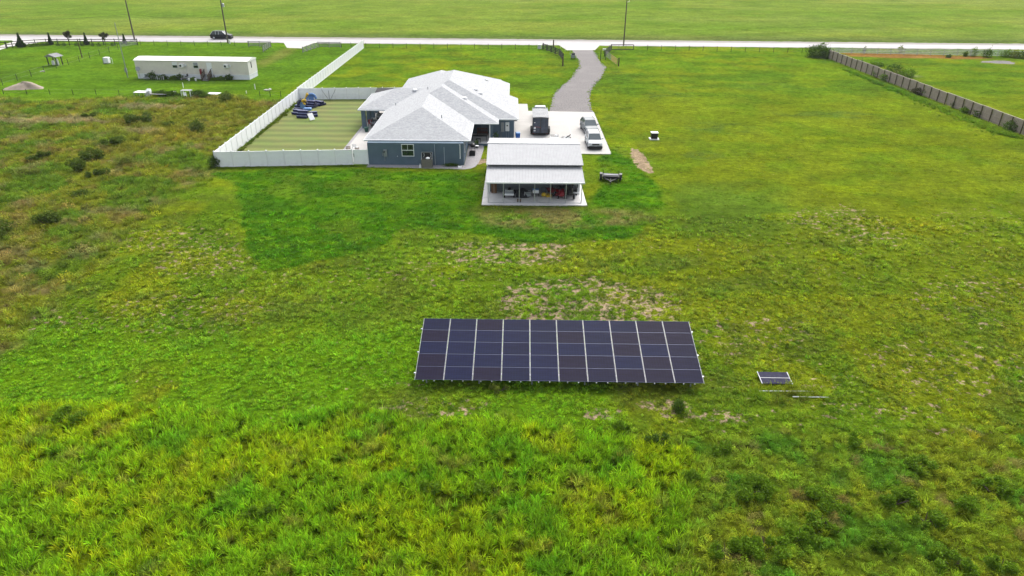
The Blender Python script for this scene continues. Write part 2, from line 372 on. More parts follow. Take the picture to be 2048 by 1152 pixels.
    col = mix(col, (.155,.125,.045), blob(x, y, 1120, 436, 8.0, 3.2, 23)*.75*sm(fbm(x, y, 1.6, 65), .3, .6))
    col = mix(col, (.13,.15,.02), blob(x, y, 1000, 420, 4, 2, 24)*.5)
    # around the util trailer and shed
    col = mix(col, (.10,.15,.008), np.clip(blob(x, y, 1210, 345, 2.6, 5, 25), 0, 1)*.6)
    # tall grass and weeds: soil and litter below
    tc = mix(np.zeros_like(col)+np.array((.098,.172,.005)), (.140,.190,.004), sm(fbm(x, y, 3, 71), .40, .58))
    tc = mix(tc, (.055,.140,.006), sm(fbm(x, y, 2.2, 73), .60, .72)*.7)
    tc = mix(tc, (.11,.10,.02), sm(fbm(x, y, 1.3, 75), .64, .74)*.6)
    col = col*(1-m['tall'][..., None])+tc*m['tall'][..., None]
    wc = mix(np.zeros_like(col)+np.array((.098,.146,.009)), (.058,.128,.008), sm(fbm(x, y, 2.5, 81), .46, .6))
    wc = mix(wc, (.135,.155,.008), sm(fbm(x, y, 2.8, 83)+.1*sm(x, 15, 24), .54, .66)*.6)
    wc = mix(wc, (.11,.085,.03), sm(fbm(x, y, 1.2, 85), .62, .70)*.7)
    col = col*(1-m['weed'][..., None])+wc*m['weed'][..., None]
    og = inpoly(x, y, [(1680,106),(1800,108),(1960,112),(1990,117),(1900,118),(1800,116),(1700,113)], .8, 1.2, 5, 10)
    col = mix(col, (.21,.095,.035), og*.85)
    col = mix(col, (.24,.20,.17), np.clip(blob(x, y, 1825, 153, 3, 1.2, 27)*.3, 0, 1))
    return col

# ---------------------------------------------------------------- ground sheet
def ground():
    ys = np.concatenate([np.arange(-60, 16, 4), np.arange(16, 46, .28), np.arange(46, 75, .42), np.arange(75, 130, .7), np.arange(130, 200, 1.1), np.geomspace(201, 2600, 90)])
    xs = np.concatenate([np.linspace(-2200, -190, 40), np.arange(-186, -60, 1.6), np.arange(-60, 60, .42), np.arange(60, 190, 1.6), np.linspace(193, 2200, 40)])
    X, Y = np.meshgrid(xs, ys); nx, ny = len(xs), len(ys)
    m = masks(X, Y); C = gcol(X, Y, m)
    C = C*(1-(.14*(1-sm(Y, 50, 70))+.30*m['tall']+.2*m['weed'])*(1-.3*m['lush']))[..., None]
    bare = np.maximum(m['bare'], 3*np.maximum(inpoly(X, Y, [(1260,296),(1276,300),(1284,317),(1300,330),(1307,343),(1292,344),(1278,334),(1268,316)], .25, .6, 1.2, 12)*sm(fbm(X,Y,.9,12), .25, .4), .7*blob(X, Y, 963, 322, .8, 1.4, 9)))
    Z = np.zeros_like(X)
    me = bpy.data.meshes.new('ground')
    V = np.stack([X, Y, Z], -1).reshape(-1, 3)
    i = np.arange((ny-1)*(nx-1)); r = i//(nx-1); c = i % (nx-1); a = r*nx+c
    Fc = np.stack([a, a+1, a+nx+1, a+nx], -1)
    me.vertices.add(len(V)); me.vertices.foreach_set('co', V.ravel())
    me.loops.add(Fc.size); me.loops.foreach_set('vertex_index', Fc.ravel().astype(np.int32))
    me.polygons.add(len(Fc)); me.polygons.foreach_set('loop_start', np.arange(0, Fc.size, 4).astype(np.int32)); 
    me.update(calc_edges=True)
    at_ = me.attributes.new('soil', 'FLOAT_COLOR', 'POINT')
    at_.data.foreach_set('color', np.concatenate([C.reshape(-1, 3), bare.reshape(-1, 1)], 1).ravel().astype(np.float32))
    g = bpy.data.materials.new('ground_cover'); g.use_nodes = True; t = g.node_tree; b = t.nodes['Principled BSDF']
    b.inputs['Roughness'].default_value = 1; b.inputs['Specular IOR Level'].default_value = 0
    a = t.nodes.new('ShaderNodeAttribute'); a.attribute_name = 'soil'
    tc = t.nodes.new('ShaderNodeTexCoord')
    ns = t.nodes.new('ShaderNodeTexNoise'); ns.inputs['Scale'].default_value = 1.7; ns.inputs['Detail'].default_value = 4; ns.inputs['Roughness'].default_value = .65
    t.links.new(tc.outputs['Object'], ns.inputs[0])
    th_ = t.nodes.new('ShaderNodeMath'); th_.operation = 'MULTIPLY_ADD'; t.links.new(a.outputs['Alpha'], th_.inputs[0]); th_.inputs[1].default_value = .19; t.links.new(ns.outputs[0], th_.inputs[2])
    rs_ = t.nodes.new('ShaderNodeMapRange'); rs_.interpolation_type = 'SMOOTHSTEP'; rs_.inputs[1].default_value = .675; rs_.inputs[2].default_value = .75; t.links.new(th_.outputs[0], rs_.inputs[0])
    mxs = t.nodes.new('ShaderNodeMix'); mxs.data_type = 'RGBA'; t.links.new(rs_.outputs[0], mxs.inputs[0]); t.links.new(a.outputs['Color'], mxs.inputs[6]); mxs.inputs[7].default_value = (.265,.20,.13,1)
    prev = mxs.outputs[2]
    for sc, lo, hi, st in ((.13,.80,1.20,(.6,1,1)), (.4,.78,1.22,(.8,1,1)), (1.6,.70,1.30,(.8,1,1)), (5,.62,1.38,(1,1,1)), (26,.7,1.3,(1,1,1))):
        mp = t.nodes.new('ShaderNodeMapping'); mp.inputs['Scale'].default_value = st; t.links.new(tc.outputs['Object'], mp.inputs[0])
        n = t.nodes.new('ShaderNodeTexNoise'); n.inputs['Scale'].default_value = sc; n.inputs['Detail'].default_value = 5; n.inputs['Roughness'].default_value = .6
        t.links.new(mp.outputs[0], n.inputs[0])
        r = t.nodes.new('ShaderNodeMapRange'); r.inputs[1].default_value = .3; r.inputs[2].default_value = .7; r.inputs[3].default_value = lo; r.inputs[4].default_value = hi
        t.links.new(n.outputs[0], r.inputs[0])
        v = t.nodes.new('ShaderNodeVectorMath'); v.operation = 'SCALE'; t.links.new(prev, v.inputs[0]); t.links.new(r.outputs[0], v.inputs['Scale']); prev = v.outputs[0]
    t.links.new(prev, b.inputs['Base Color'])
    n = t.nodes.new('ShaderNodeTexNoise'); n.inputs['Scale'].default_value = 5; n.inputs['Detail'].default_value = 8; n.inputs['Roughness'].default_value = .7
    t.links.new(tc.outputs['Object'], n.inputs[0])
    bp = t.nodes.new('ShaderNodeBump'); bp.inputs['Strength'].default_value = 1; bp.inputs['Distance'].default_value = .25
    t.links.new(n.outputs[0], bp.inputs['Height']); t.links.new(bp.outputs[0], b.inputs['Normal'])
    me.materials.append(g)
    o = bpy.data.objects.new('ground', me); COL.objects.link(o); tag(o, None, None, kind='structure')
ground()

def sheet(name, pts, z, m, px=True, jag=0, step=.8, seed=0):
    P = [at(*q) for q in pts] if px else pts
    rnd = random.Random(seed); out = []
    for i in range(len(P)):
        a, b = P[i], P[(i+1) % len(P)]; L = math.dist(a, b); k = max(1, int(L/step)) if jag else 1
        for j in range(k):
            t = j/k; jx, jy = (rnd.uniform(-jag, jag), rnd.uniform(-jag, jag)) if jag else (0, 0)
            out.append((a[0]+(b[0]-a[0])*t+jx, a[1]+(b[1]-a[1])*t+jy))
    area = sum(out[i][0]*out[(i+1) % len(out)][1]-out[(i+1) % len(out)][0]*out[i][1] for i in range(len(out)))
    if area < 0: out.reverse()
    mb = MB(); mb.add([(x, y, z) for x, y in out], [tuple(range(len(out)))])
    return struct(name, mb, m)
def road_y(x): return 177.95-.0150*x
def strip(name, x0, x1, o0, o1, z, m, jag=0, step=3, seed=1):
    rnd = random.Random(seed); a = []; b = []; x = x0
    while x <= x1: a.append((x, road_y(x)+o0+rnd.uniform(-jag, jag))); b.append((x, road_y(x)+o1+rnd.uniform(-jag, jag))); x += step
    n = len(a); mb = MB(); mb.add([(x, y, z) for x, y in a+b], [(i, i+1, n+i+1, n+i) for i in range(n-1)]); return struct(name, mb, m)
strip('road_shoulder', -900, 900, -.5, 10.4, .004, M['shoulder'], .35, 1.2)
strip('road', -900, 900, 0, 7.0, .010, M['road'])
sheet('gravel_driveway', [(1098,222),(1105.9,192.9),(1116.4,177.6),(1143,154.7),(1150.8,141.3),(1159.3,133.7),(1156.5,118.4),(1144,100.2),(1188,100.2),(1198.5,120.3),(1212.8,135.6),(1204,152.8),(1179.5,183.3),(1180,200.5),(1184,219.6),(1187,226),(1098,226)], .006, M['gravel'], jag=.22, step=.6)
sheet('concrete_apron', [(1133.6,100.4),(1190,100.4),(1200,90.2),(1225,87),(1085,86),(1114.5,88.2)], .014, M['concrete'])
sheet('concrete_apron', [(573.9,95.6),(603.5,96.8),(625,87),(640,83),(545,82),(567,85)], .014, M['concrete'])
sheet('concrete_apron', [(-60,116),(-40,108),(0,100),(14.6,95),(60,88),(100,82),(100,78),(-60,77),(-60,82),(24,80.5),(27,83.5),(0,92),(-60,106)], .014, M['concrete'])
# concrete yard beside the garage
dr = MB(); dr.prism([(-1.9,82.9),(12.2,82.7),(12.35,105.3),(2.3,105.9),(2.25,110.7),(-1.0,110.7),(-1.0,91.3),(-1.9,91.3)], .0, .07)
struct('driveway', dr, M['concrete'])
jt = MB()
for y in (88.4, 94.0, 99.6): jt.box(-.9 if y > 91.3 else -1.8, 12.2, y, y+.03, .0702, .074)
for x in (3.6, 7.9): jt.box(x, x+.03, 83, 105.2, .0702, .0735)
struct('driveway_joint', jt, M['slab'])
wk = MB(); wk.prism([(-17,76.75),(-12,76.6),(-5.6,76.2),(-4.9,76.5),(-4.4,77.2),(-4.1,78.6),(-3.85,81),(-3.7,84.8),(-3.8,86.3),(-5.7,86.3),(-5.7,77.75),(-17,77.75)], 0, .035)
struct('walkway', wk, M['walk'])
pt = MB(); pt.prism([(-20.9,80.6),(-18.2,78.1),(-16.95,78.1),(-16.95,105.2),(-20.9,105.2)], 0, .09); struct('patio', pt, M['concrete'])
pe = MB(); pe.prism([(-21.3,80.6),(-20.93,80.6),(-20.93,105.2),(-21.3,105.2)], 0, .06); struct('patio_border', pe, M['walk'])

# striped lawn of the fenced yard
def lawn_mat():
    m = mat('striped_lawn', (.108,.128,.028), .95, var=.2, scale=7, bump=.5, bscale=18); t = m.node_tree; b = t.nodes['Principled BSDF']
    tc = [n for n in t.nodes if n.type == 'TEX_COORD'][0]
    nz = t.nodes.new('ShaderNodeTexNoise'); nz.inputs['Scale'].default_value = .35; t.links.new(tc.outputs['Object'], nz.inputs[0])
    sp = t.nodes.new('ShaderNodeSeparateXYZ'); t.links.new(tc.outputs['Object'], sp.inputs[0])
    ma = t.nodes.new('ShaderNodeMath'); ma.operation = 'MULTIPLY_ADD'; t.links.new(nz.outputs[0], ma.inputs[0]); ma.inputs[1].default_value = 1.1; t.links.new(sp.outputs[1], ma.inputs[2])
    mu = t.nodes.new('ShaderNodeMath'); mu.operation = 'MULTIPLY'; t.links.new(ma.outputs[0], mu.inputs[0]); mu.inputs[1].default_value = 2*math.pi/2.7
    si = t.nodes.new('ShaderNodeMath'); si.operation = 'SINE'; t.links.new(mu.outputs[0], si.inputs[0])
    r = t.nodes.new('ShaderNodeMapRange'); r.inputs[1].default_value = -1; r.inputs[3].default_value = .78; r.inputs[4].default_value = 1.2; t.links.new(si.outputs[0], r.inputs[0])
    n2 = t.nodes.new('ShaderNodeTexNoise'); n2.inputs['Scale'].default_value = .25; n2.inputs['Detail'].default_value = 5; t.links.new(tc.outputs['Object'], n2.inputs[0])
    r2 = t.nodes.new('ShaderNodeMapRange'); r2.inputs[1].default_value = .35; r2.inputs[2].default_value = .65; t.links.new(n2.outputs[0], r2.inputs[0])
    mx = t.nodes.new('ShaderNodeMix'); mx.data_type = 'RGBA'; mx.inputs[6].default_value = (.85,1.05,.8,1); mx.inputs[7].default_value = (1.1,1.0,1.1,1); t.links.new(r2.outputs[0], mx.inputs[0])
    src = b.inputs['Base Color'].links[0].from_socket
    v = t.nodes.new('ShaderNodeVectorMath'); v.operation = 'SCALE'; t.links.new(src, v.inputs[0]); t.links.new(r.outputs[0], v.inputs['Scale'])
    v2 = t.nodes.new('ShaderNodeVectorMath'); v2.operation = 'MULTIPLY'; t.links.new(v.outputs[0], v2.inputs[0]); t.links.new(mx.outputs[2], v2.inputs[1])
    t.links.new(v2.outputs[0], b.inputs['Base Color']); return m
ln = MB(); ln.add([(-34.1,76.9,.005),(-20.5,77.9,.005),(-20.5,113.9,.005),(-34.8,113.0,.005)], [(0,1,2,3)]); struct('lawn', ln, lawn_mat())
# ---------------------------------------------------------------- the house
def clip(poly, f):
    out = []
    for i in range(len(poly)):
        a, b = poly[i], poly[(i+1) % len(poly)]; fa, fb = f(a), f(b)
        if fa >= 0: out.append(a)
        if (fa >= 0) != (fb >= 0):
            t = fa/(fa-fb); out.append((a[0]+(b[0]-a[0])*t, a[1]+(b[1]-a[1])*t))
    return out
def hip(mb, uvs, rects, planes, lift=0):
    """hipped roof surface: planes = (a, b, c): height a*x+b*y+c, the lowest wins"""
    for rc in rects:
        x0, x1, y0, y1 = rc
        for i, p in enumerate(planes):
            poly = [(x0,y0),(x1,y0),(x1,y1),(x0,y1)]
            for j, q in enumerate(planes):
                if i != j: poly = clip(poly, lambda v: (q[0]*v[0]+q[1]*v[1]+q[2])-(p[0]*v[0]+p[1]*v[1]+p[2])) if poly else []
            if len(poly) < 3: continue
            mb.add([(x, y, p[0]*x+p[1]*y+p[2]+lift) for x, y in poly], [tuple(range(len(poly)))])
            g = math.hypot(p[0], p[1]); k = math.sqrt(1+g*g)
            uvs += [((x if abs(p[1]) > abs(p[0]) else y), (p[0]*x+p[1]*y+p[2])/g*k) for x, y in poly]
E0 = 2.75
def house():
    h = thing('house', 'blue-grey stucco house with light grey shingled hip roof beside the white fenced yard', 'house', (-8.4, 90, 0))
    wl = MB(); wp = [(-16.9,77.8),(-5.75,77.8),(-5.75,91.2),(-2.6,91.2),(-2.6,89.8),(.1,89.8),(.1,101.4),(-1.2,101.4),(-1.2,110.4),(-2.5,110.4),(-2.5,112.6),(-5.7,112.6),(-5.7,116.2),(-16.9,116.2)]
    wl.prism(wp, 0, 2.62)
    wall = wl.build('wall', M['stucco'], h, world=True)
    rf = MB(); uv = []
    A = [(.4,0,E0+.4*17.4), (-.392,0,E0-.392*5.0), (0,.392,E0-.392*78.65)]
    hip(rf, uv, [(-17.4,-5,78.65,96)], A)
    hip(rf, uv, [(-17.4,-1.9,86.9,114.4)], [(.4,0,E0+.4*17.4), (-.392,0,E0-.392*1.9), (0,.397,E0-.397*86.9), (0,-.395,E0+.395*114.4)], .004)
    C = [(.4,0,E0+.4*17.4), (-.356,0,E0+.356*.65), (0,.42,E0-.42*89.3), (0,-.42,E0+.42*113.6)]
    hip(rf, uv, [(-17.4,.65,89.3,102),(-17.4,-.62,102,110.9),(-17.4,-1.88,110.9,113.2)], C, .008)
    hip(rf, uv, [(-17.4,-5.1,104,117)], [(.4,0,E0+.4*17.4), (-.395,0,E0-.395*5.1), (0,-.395,E0+.395*117)], .012)
    P = [(.41,0,E0+.41*21.25), (0,.35,E0-.35*94.1), (0,-.35,E0+.35*104.7)]
    hip(rf, uv, [(-21.25,-12.6,94.1,104.7)], P)
    ro = rf.build('roof', M['shingle'], h, world=True)
    ul = ro.data.uv_layers.new(name='uv'); ul.data.foreach_set('uv', [c for p in uv for c in p])
    # soffits and fascia
    sf = MB(); z0, z1 = E0-.13, E0-.11
    for r in ((-17.38,-5.02,78.67,89.32),(-17.38,-1.92,89.32,89.5),(-5.02,-1.92,86.92,89.32)): sf.box(*r, z0, z1)
    for r in ((-17.38,.63,89.5,101.98),(-17.38,-.64,101.98,110.88),(-17.38,-1.9,110.88,113.2),(-17.38,-5.12,113.2,116.98),(-21.2,-17.38,94.12,104.68)): sf.box(*r, z0, z1)
    sf.build('soffit', M['trim'], h, world=True)
    fa = MB()
    def fas(x0, y0, x1, y1, za=E0, zb=E0):
        a, b = (x0, y0, za-.085), (x1, y1, zb-.085); fa.bar(a, b, .035, .16)
    e = E0
    for q in ((-17.42,78.64,-4.98,78.64),(-4.98,78.64,-4.98,86.9),(-4.98,86.88,-1.88,86.88),(-1.88,86.88,-1.88,89.3),(-1.88,89.28,.67,89.28),(.67,89.28,.67,102),(-17.42,78.64,-17.42,94.1),(-21.28,94.08,-17.42,94.08),(-21.28,94.08,-21.28,104.7),(-21.28,104.72,-17.42,104.72),(-17.42,104.72,-17.42,117.02),(-17.42,117.02,-5.08,117.02),(-5.08,113.3,-5.08,117.02)): fas(*q)
    fas(.67,102.02,-.6,102.02,e,e+.45); fas(-.6,102,-.6,110.9,e+.45,e+.45); fas(-.6,110.92,-1.86,110.92,e+.45,e+.9); fas(-1.86,110.9,-1.86,113.2,e+.9,e+.2)
    fa.build('fascia', M['trim'], h, world=True)
    # gutters read as a thin bright lip on the front eaves
    for g0, g1 in (((-17.45,78.58,E0-.03),(-4.95,78.58,E0-.03)),((-5.0,86.82,E0-.03),(-1.8,86.82,E0-.03)),((-1.85,89.22,E0-.03),(.75,89.22,E0-.03))):
        gu = MB(); gu.bar(g0, g1, .1, .08); gu.build('gutter', M['white'], h, world=True)
    # back wall details
    x0, z0 = -12.9, .0
    wf = MB(); wx0, wx1, wz0, wz1 = -12.95, -11.50, 1.05, 2.5; y = 77.8
    for b in ((wx0,wx1,y-.05,y+.0,wz1-.07,wz1),(wx0,wx1,y-.05,y,wz0,wz0+.07),(wx0,wx0+.07,y-.05,y,wz0+.07,wz1-.07),(wx1-.07,wx1,y-.05,y,wz0+.07,wz1-.07),(wx0+.07,wx1-.07,y-.045,y,(wz0+wz1)/2-.035,(wz0+wz1)/2+.035),((wx0+wx1)/2-.02,(wx0+wx1)/2+.02,y-.04,y,(wz0+wz1)/2+.035,wz1-.07)): wf.box(*b)
    win = wf.build('window', M['white'], h, world=True)
    g = MB(); g.box(wx0+.03, wx1-.03, y-.02, y+.01, wz0+.03, wz1-.03); g.build('pane', M['glass'], win, world=True)
    si = MB(); si.box(wx0-.12, wx1+.12, y-.10, y, wz0-.12, wz0-.005); si.build('sill', M['stucco'], win, world=True)
    def ds(x, y, zt, zb, kick=-1):
        d = MB(); d.box(x-.05,x+.05,y-.09,y-.004,zb,zt-.25); d.bar((x,y-.05,zt-.26),(x,y-.62,zt-.08),.09); d.bar((x,y-.05,zb+.03),(x,y-.3,zb-.05),.09)
        return d.build('downspout', M['white'], h, world=True)
    ds(-6.15, 77.8, 2.7, .95); 
    d = MB(); d.box(-3.05,-2.93,86.95,87.06,.32,2.6); d.build('downspout', M['white'], h, world=True)
    cl = MB(); cl.box(-2.98,-2.6,87.2,87.6,.3,2.62); cl.build('porch_column', M['stucco'], h, world=True)
    for x in (-9.1, -8.0):
        c = MB(); c.tube((x,77.77,.05),(x,77.77,2.5 if x < -9 else 2.2),.018,n=6); c.build('conduit', M['trim'], h, world=True)
    # covered back step
    ps = MB(); ps.box(-5.74,-2.6,86.35,91.19,0,.3); ps.build('porch_floor', M['slab'], h, world=True)
    pk = MB(); pk.box(-5.74,-2.6,86.30,86.345,0,.24); pk.build('step_riser', M['stucco'], h, world=True)
    dd = MB(); dd.box(-5.2,-4.3,91.12,91.195,.31,2.35); dd.build('door', M['stucco_dark'], h, world=True)
    # electric boxes on the garage wall and the grey meter by the window
    b1 = MB(); b1.box(-1.62,-1.18,89.62,89.795,.95,2.15); b1.build('breaker_panel', M['meter'], h, world=True, bevel=.01)
    b2 = MB(); b2.box(-1.02,-.50,89.6,89.795,1.05,2.2); k = b2.build('breaker_panel', M['alu'], h, world=True, bevel=.01)
    b3 = MB(); b3.lathe([(.10,0),(.10,.06),(.07,.10)], (0,0,0), 12); m_ = b3.build('meter_dial', M['glass'], k); m_.rotation_euler = (R(90),0,0); m_.location = (7.62, -.42, 1.8)
    for x in (-1.7,-1.5,-.9,-.6): cc = MB(); cc.tube((x,89.76,.1),(x,89.76,1.0),.02,n=6); cc.build('conduit', M['meter'], h, world=True)
    b4 = MB(); b4.box(-15.05,-14.65,77.62,77.795,1.05,1.85); mb_ = b4.build('meter_box', M['meter'], h, world=True, bevel=.01)
    b5 = MB(); b5.lathe([(.09,0),(.09,.07),(.06,.1)], (0,0,0), 12); q = b5.build('meter_dial', M['glass'], mb_); q.rotation_euler = (R(90),0,0); q.location = (-14.95+8.4, -12.38, 1.62)
    b6 = MB(); b6.tube((-14.95,77.72,.5),(-14.95,77.72,1.06),.03,n=6); b6.build('conduit', M['meter'], h, world=True); b6 = MB(); b6.tube((-15.2,77.72,1.1),(-15.2,77.72,1.5),.04,n=6); b6.build('conduit', M['meter'], h, world=True)
    fx = MB(); fx.box(-13.5,-13.44,77.74,77.798,1.0,1.1); fx.build('hose_tap', M['trim'], h, world=True)
    gb = MB(); gb.box(.1,.52,91.0,91.5,2.05,2.6); gb.build('wall_box', M['black'], h, world=True)  # plain black box on the side wall, just below the eave
    # garage doors face the concrete
    for yy in (92.2, 97.0):
        gd = MB(); gd.box(.1,.16,yy,yy+4.0,.07,2.3)
        for k in range(4): gd.box(.16,.17,yy+.1,yy+3.9,.15+k*.54,.15+k*.54+.46)
        gd.build('garage_door', M['white'], h, world=True)
    # porch columns toward the lawn
    for (x, y2) in ((-20.65,94.6),(-20.65,98.0),(-20.65,101.0),(-20.65,104.0)):
        pc = MB(); pc.box(x-.27,x+.27,y2-.27,y2+.27,.09,2.62); pc.build('porch_column', M['stucco'], h, world=True)
    # skylight tubes / roof vents (white domes) and vent pipes
    def zroof(x, y):
        z = [min(p[0]*x+p[1]*y+p[2] for p in A) if y < 96 and x < -5 else 0, min(.4*x+E0+.4*17.4, -.392*x+E0-.392*1.9, .397*y+E0-.397*86.9), min(p[0]*x+p[1]*y+p[2] for p in C), min(p[0]*x+p[1]*y+p[2] for p in P) if x < -12.6 else 0]
        return max(z)
    s = 5.008
    for cx, cy in ((1250,380),(1410,495),(1360,293),(1468,196),(750,283)):
        px, py = 680+cx/s, 120+cy/s; z = 4.5
        for _ in range(12): x, y = at(px, py, z); z = zroof(x, y)+.12
        v = MB(); v.lathe([(.24,-.25),(.24,.06),(.34,.08),(.30,.20),(.12,.26)], (x, y, z-.12), 14); v.build('roof_vent', M['white'], h, world=True, smooth=False)
    for cx, cy in ((558,440),(1018,565),(880,280)):
        px, py = 680+cx/s, 120+cy/s; z = 4.5
        for _ in range(12): x, y = at(px, py, z); z = zroof(x, y)+.2
        v = MB(); v.tube((x,y,z-.5),(x,y,z+.15),.05,n=8); v.build('vent_pipe', M['meter'], h, world=True)
    # side window on the wall by the walkway
    sw = MB(); sw.box(-5.75,-5.70,79.6,80.5,1.0,2.2); s2 = sw.build('window', M['white'], h, world=True)
    sw = MB(); sw.box(-5.72,-5.69,79.67,80.43,1.07,2.13); sw.build('pane', M['glass'], s2, world=True)
house()

# dark tilted panel between the porch roof and the back fence
t = thing('patio_canopy', 'small dark flat canopy on thin posts behind the porch roof by the back fence', 'canopy', (-20.3, 109.5, 0))
mb = MB(); mb.cbox((0,0,2.25),(2.6,2.6,.08),0,R(6)); mb.build('canopy_top', M['dark'], t)
for sx in (-1,1):
    for sy in (-1,1): q = MB(); q.box(sx*1.2-.04,sx*1.2+.04,sy*1.2-.04,sy*1.2+.04,0,2.25+sy*.11); q.build('post', M['dark'], t)

# ---------------------------------------------------------------- vinyl fences
def vinyl(a, b, label, n=None, hgt=1.83, gate=None, capz=1):
    L = math.dist(a, b); n = n or max(1, round(L/1.86)); rz = math.atan2(b[1]-a[1], b[0]-a[0]); s = L/n
    t = thing('vinyl_fence', label, 'fence', (a[0], a[1], 0), rz)
    pm = MB(); pm.box(.075, s-.075, -.02, .02, .05, hgt-.1); pm.box(.07, s-.07, -.04, .04, hgt-.1, hgt-.02); pm.box(.07, s-.07, -.04, .04, .02, .14)
    k = .075
    while k < s-.1: pm.box(k, k+.012, -.026, .026, .14, hgt-.1); k += .16
    q = MB(); q.box(-.065,.065,-.065,.065,0,hgt+.04); q.add([(-.085,-.085,hgt+.04),(.085,-.085,hgt+.04),(.085,.085,hgt+.04),(-.085,.085,hgt+.04),(0,0,hgt+.14)], [(3,2,1,0),(0,1,4),(1,2,4),(2,3,4),(3,0,4)])
    P = pm.build('panel', M['vinyl'], t); Q = q.build('post', M['white'], t)
    for i in range(1, n): dup(P, t, (i*s, 0, 0))
    for i in range(1, n+1): dup(Q, t, (i*s, 0, 0))
    return t
FL0 = (-34.25, 76.45); FL1 = (-34.95, 113.1)
f = vinyl(FL0, (-18.75, 77.75), 'white vinyl privacy fence along the near side of the striped lawn, ending at the house', 8)
gt = thing('fence_gate', 'white vinyl gate with black handle between the near fence and the blue house wall', 'gate', (-18.72, 77.76, 0), math.atan2(.05, 1.8))
mb = MB(); mb.box(.08,1.72,-.025,.025,.08,1.8); 
for i in range(10): mb.box(.1+i*.16,.112+i*.16,-.031,.031,.1,1.76)
mb.build('gate_leaf', M['vinyl'], gt)
mb = MB(); mb.box(.16,.20,-.09,-.03,.95,1.35); mb.build('handle', M['black'], gt)
mb = MB(); mb.box(1.74,1.84,-.06,.06,0,1.87); mb.build('post', M['white'], gt)
vinyl(FL1, FL0, 'long white vinyl privacy fence on the scrub side of the striped lawn', 20)
vinyl(FL1, (-17.5, 114.2), 'white vinyl privacy fence across the far side of the striped lawn behind the play equipment', 9)
A0 = at(630.5,172.5); A1 = at(727.3,96.4); q_ = (113.3-A0[1])/(A1[1]-A0[1]); A0 = (A0[0]+(A1[0]-A0[0])*q_, 113.3)
vinyl(A0, A1, 'white vinyl fence running diagonally from the back of the yard to the road', 30)

# ---------------------------------------------------------------- storage shed with lean-to
def shed():
    t = thing('storage_shed', 'long metal storage shed with white ribbed roof and open screened lean-to on a pale slab', 'shed', (2.2, 68, 0))
    m = MB(); m.prism([(-3.1,64.45),(7.45,64.45),(7.35,77.9),(-3.0,77.9)], 0, .1); m.build('slab', M['slab'], t, world=True)
    m = MB(); m.box(-2.5,6.95,68.35,77.4,.1,3.12); m.build('wall', M['metalwall'], t, world=True)
    for x in (-2.52, 6.9):
        m = MB(); m.box(x-.06,x+.14,68.25,68.42,.1,3.0); m.build('corner_trim', M['white'], t, world=True)
    m = MB(); m.box(6.97,7.0,68.4,77.3,.1,3.0); m.build('side_cladding', M['whiteroof'], t, world=True)
    def slope(name, x0, x1, y0, y1, z0, z1, mt, th=.06):
        m = MB(); m.add([(x0,y0,z0),(x1,y0,z0),(x1,y1,z1),(x0,y1,z1),(x0,y0,z0-th),(x1,y0,z0-th),(x1,y1,z1-th),(x0,y1,z1-th)], [(0,1,2,3),(7,6,5,4),(4,5,1,0),(5,6,2,1),(6,7,3,2),(7,4,0,3)])
        return m.build(name, mt, t, world=True)
    u = slope('roof', -2.72,7.22,67.75,72.95,3.22,4.02, M['metalroof'])
    slope('roof', -2.72,7.22,72.97,78.1,4.02,3.22, M['metalroof'])
    m = MB(); m.bar((-2.75,72.96,4.05),(7.25,72.96,4.05),.35,.05); m.build('ridge_cap', M['white'], t, world=True)
    m = MB(); m.add([(-2.5,68.3,3.1),(-2.5,77.4,3.1),(-2.5,72.95,3.92)], [(0,1,2)]); m.add([(6.95,68.3,3.1),(6.95,77.4,3.1),(6.95,72.95,3.92)], [(2,1,0)]); m.build('gable', M['metalwall'], t, world=True)
    m = MB(); m.box(-2.6,7.1,68.2,68.3,2.95,3.18); m.build('gap_shade', M['dark'], t, world=True)  # dark strip put in as the shade of the gap between both roofs
    slope('lean_to_roof', -2.68,7.12,64.62,68.2,2.38,2.93, M['metalroof'])
    m = MB(); m.box(-2.7,7.14,64.56,64.62,2.26,2.40); m.build('fascia', M['white'], t, world=True)
    px = (-2.46,-.92,.66,2.2,3.78,5.33,6.9)
    for x in px:
        m = MB(); m.box(x-.035,x+.035,65.0,65.07,.1,2.42); m.build('post', M['steel'], t, world=True)
    m = MB(); m.box(-2.5,6.94,65.005,65.065,.1,.15); m.box(-2.5,6.94,65.005,65.065,2.26,2.33); m.build('rail', M['steel'], t, world=True)
    for x in (-2.46, 6.9):
        m = MB(); m.box(x-.03,x+.03,65.07,68.3,.1,.15); m.build('side_rail', M['steel'], t, world=True)
shed()

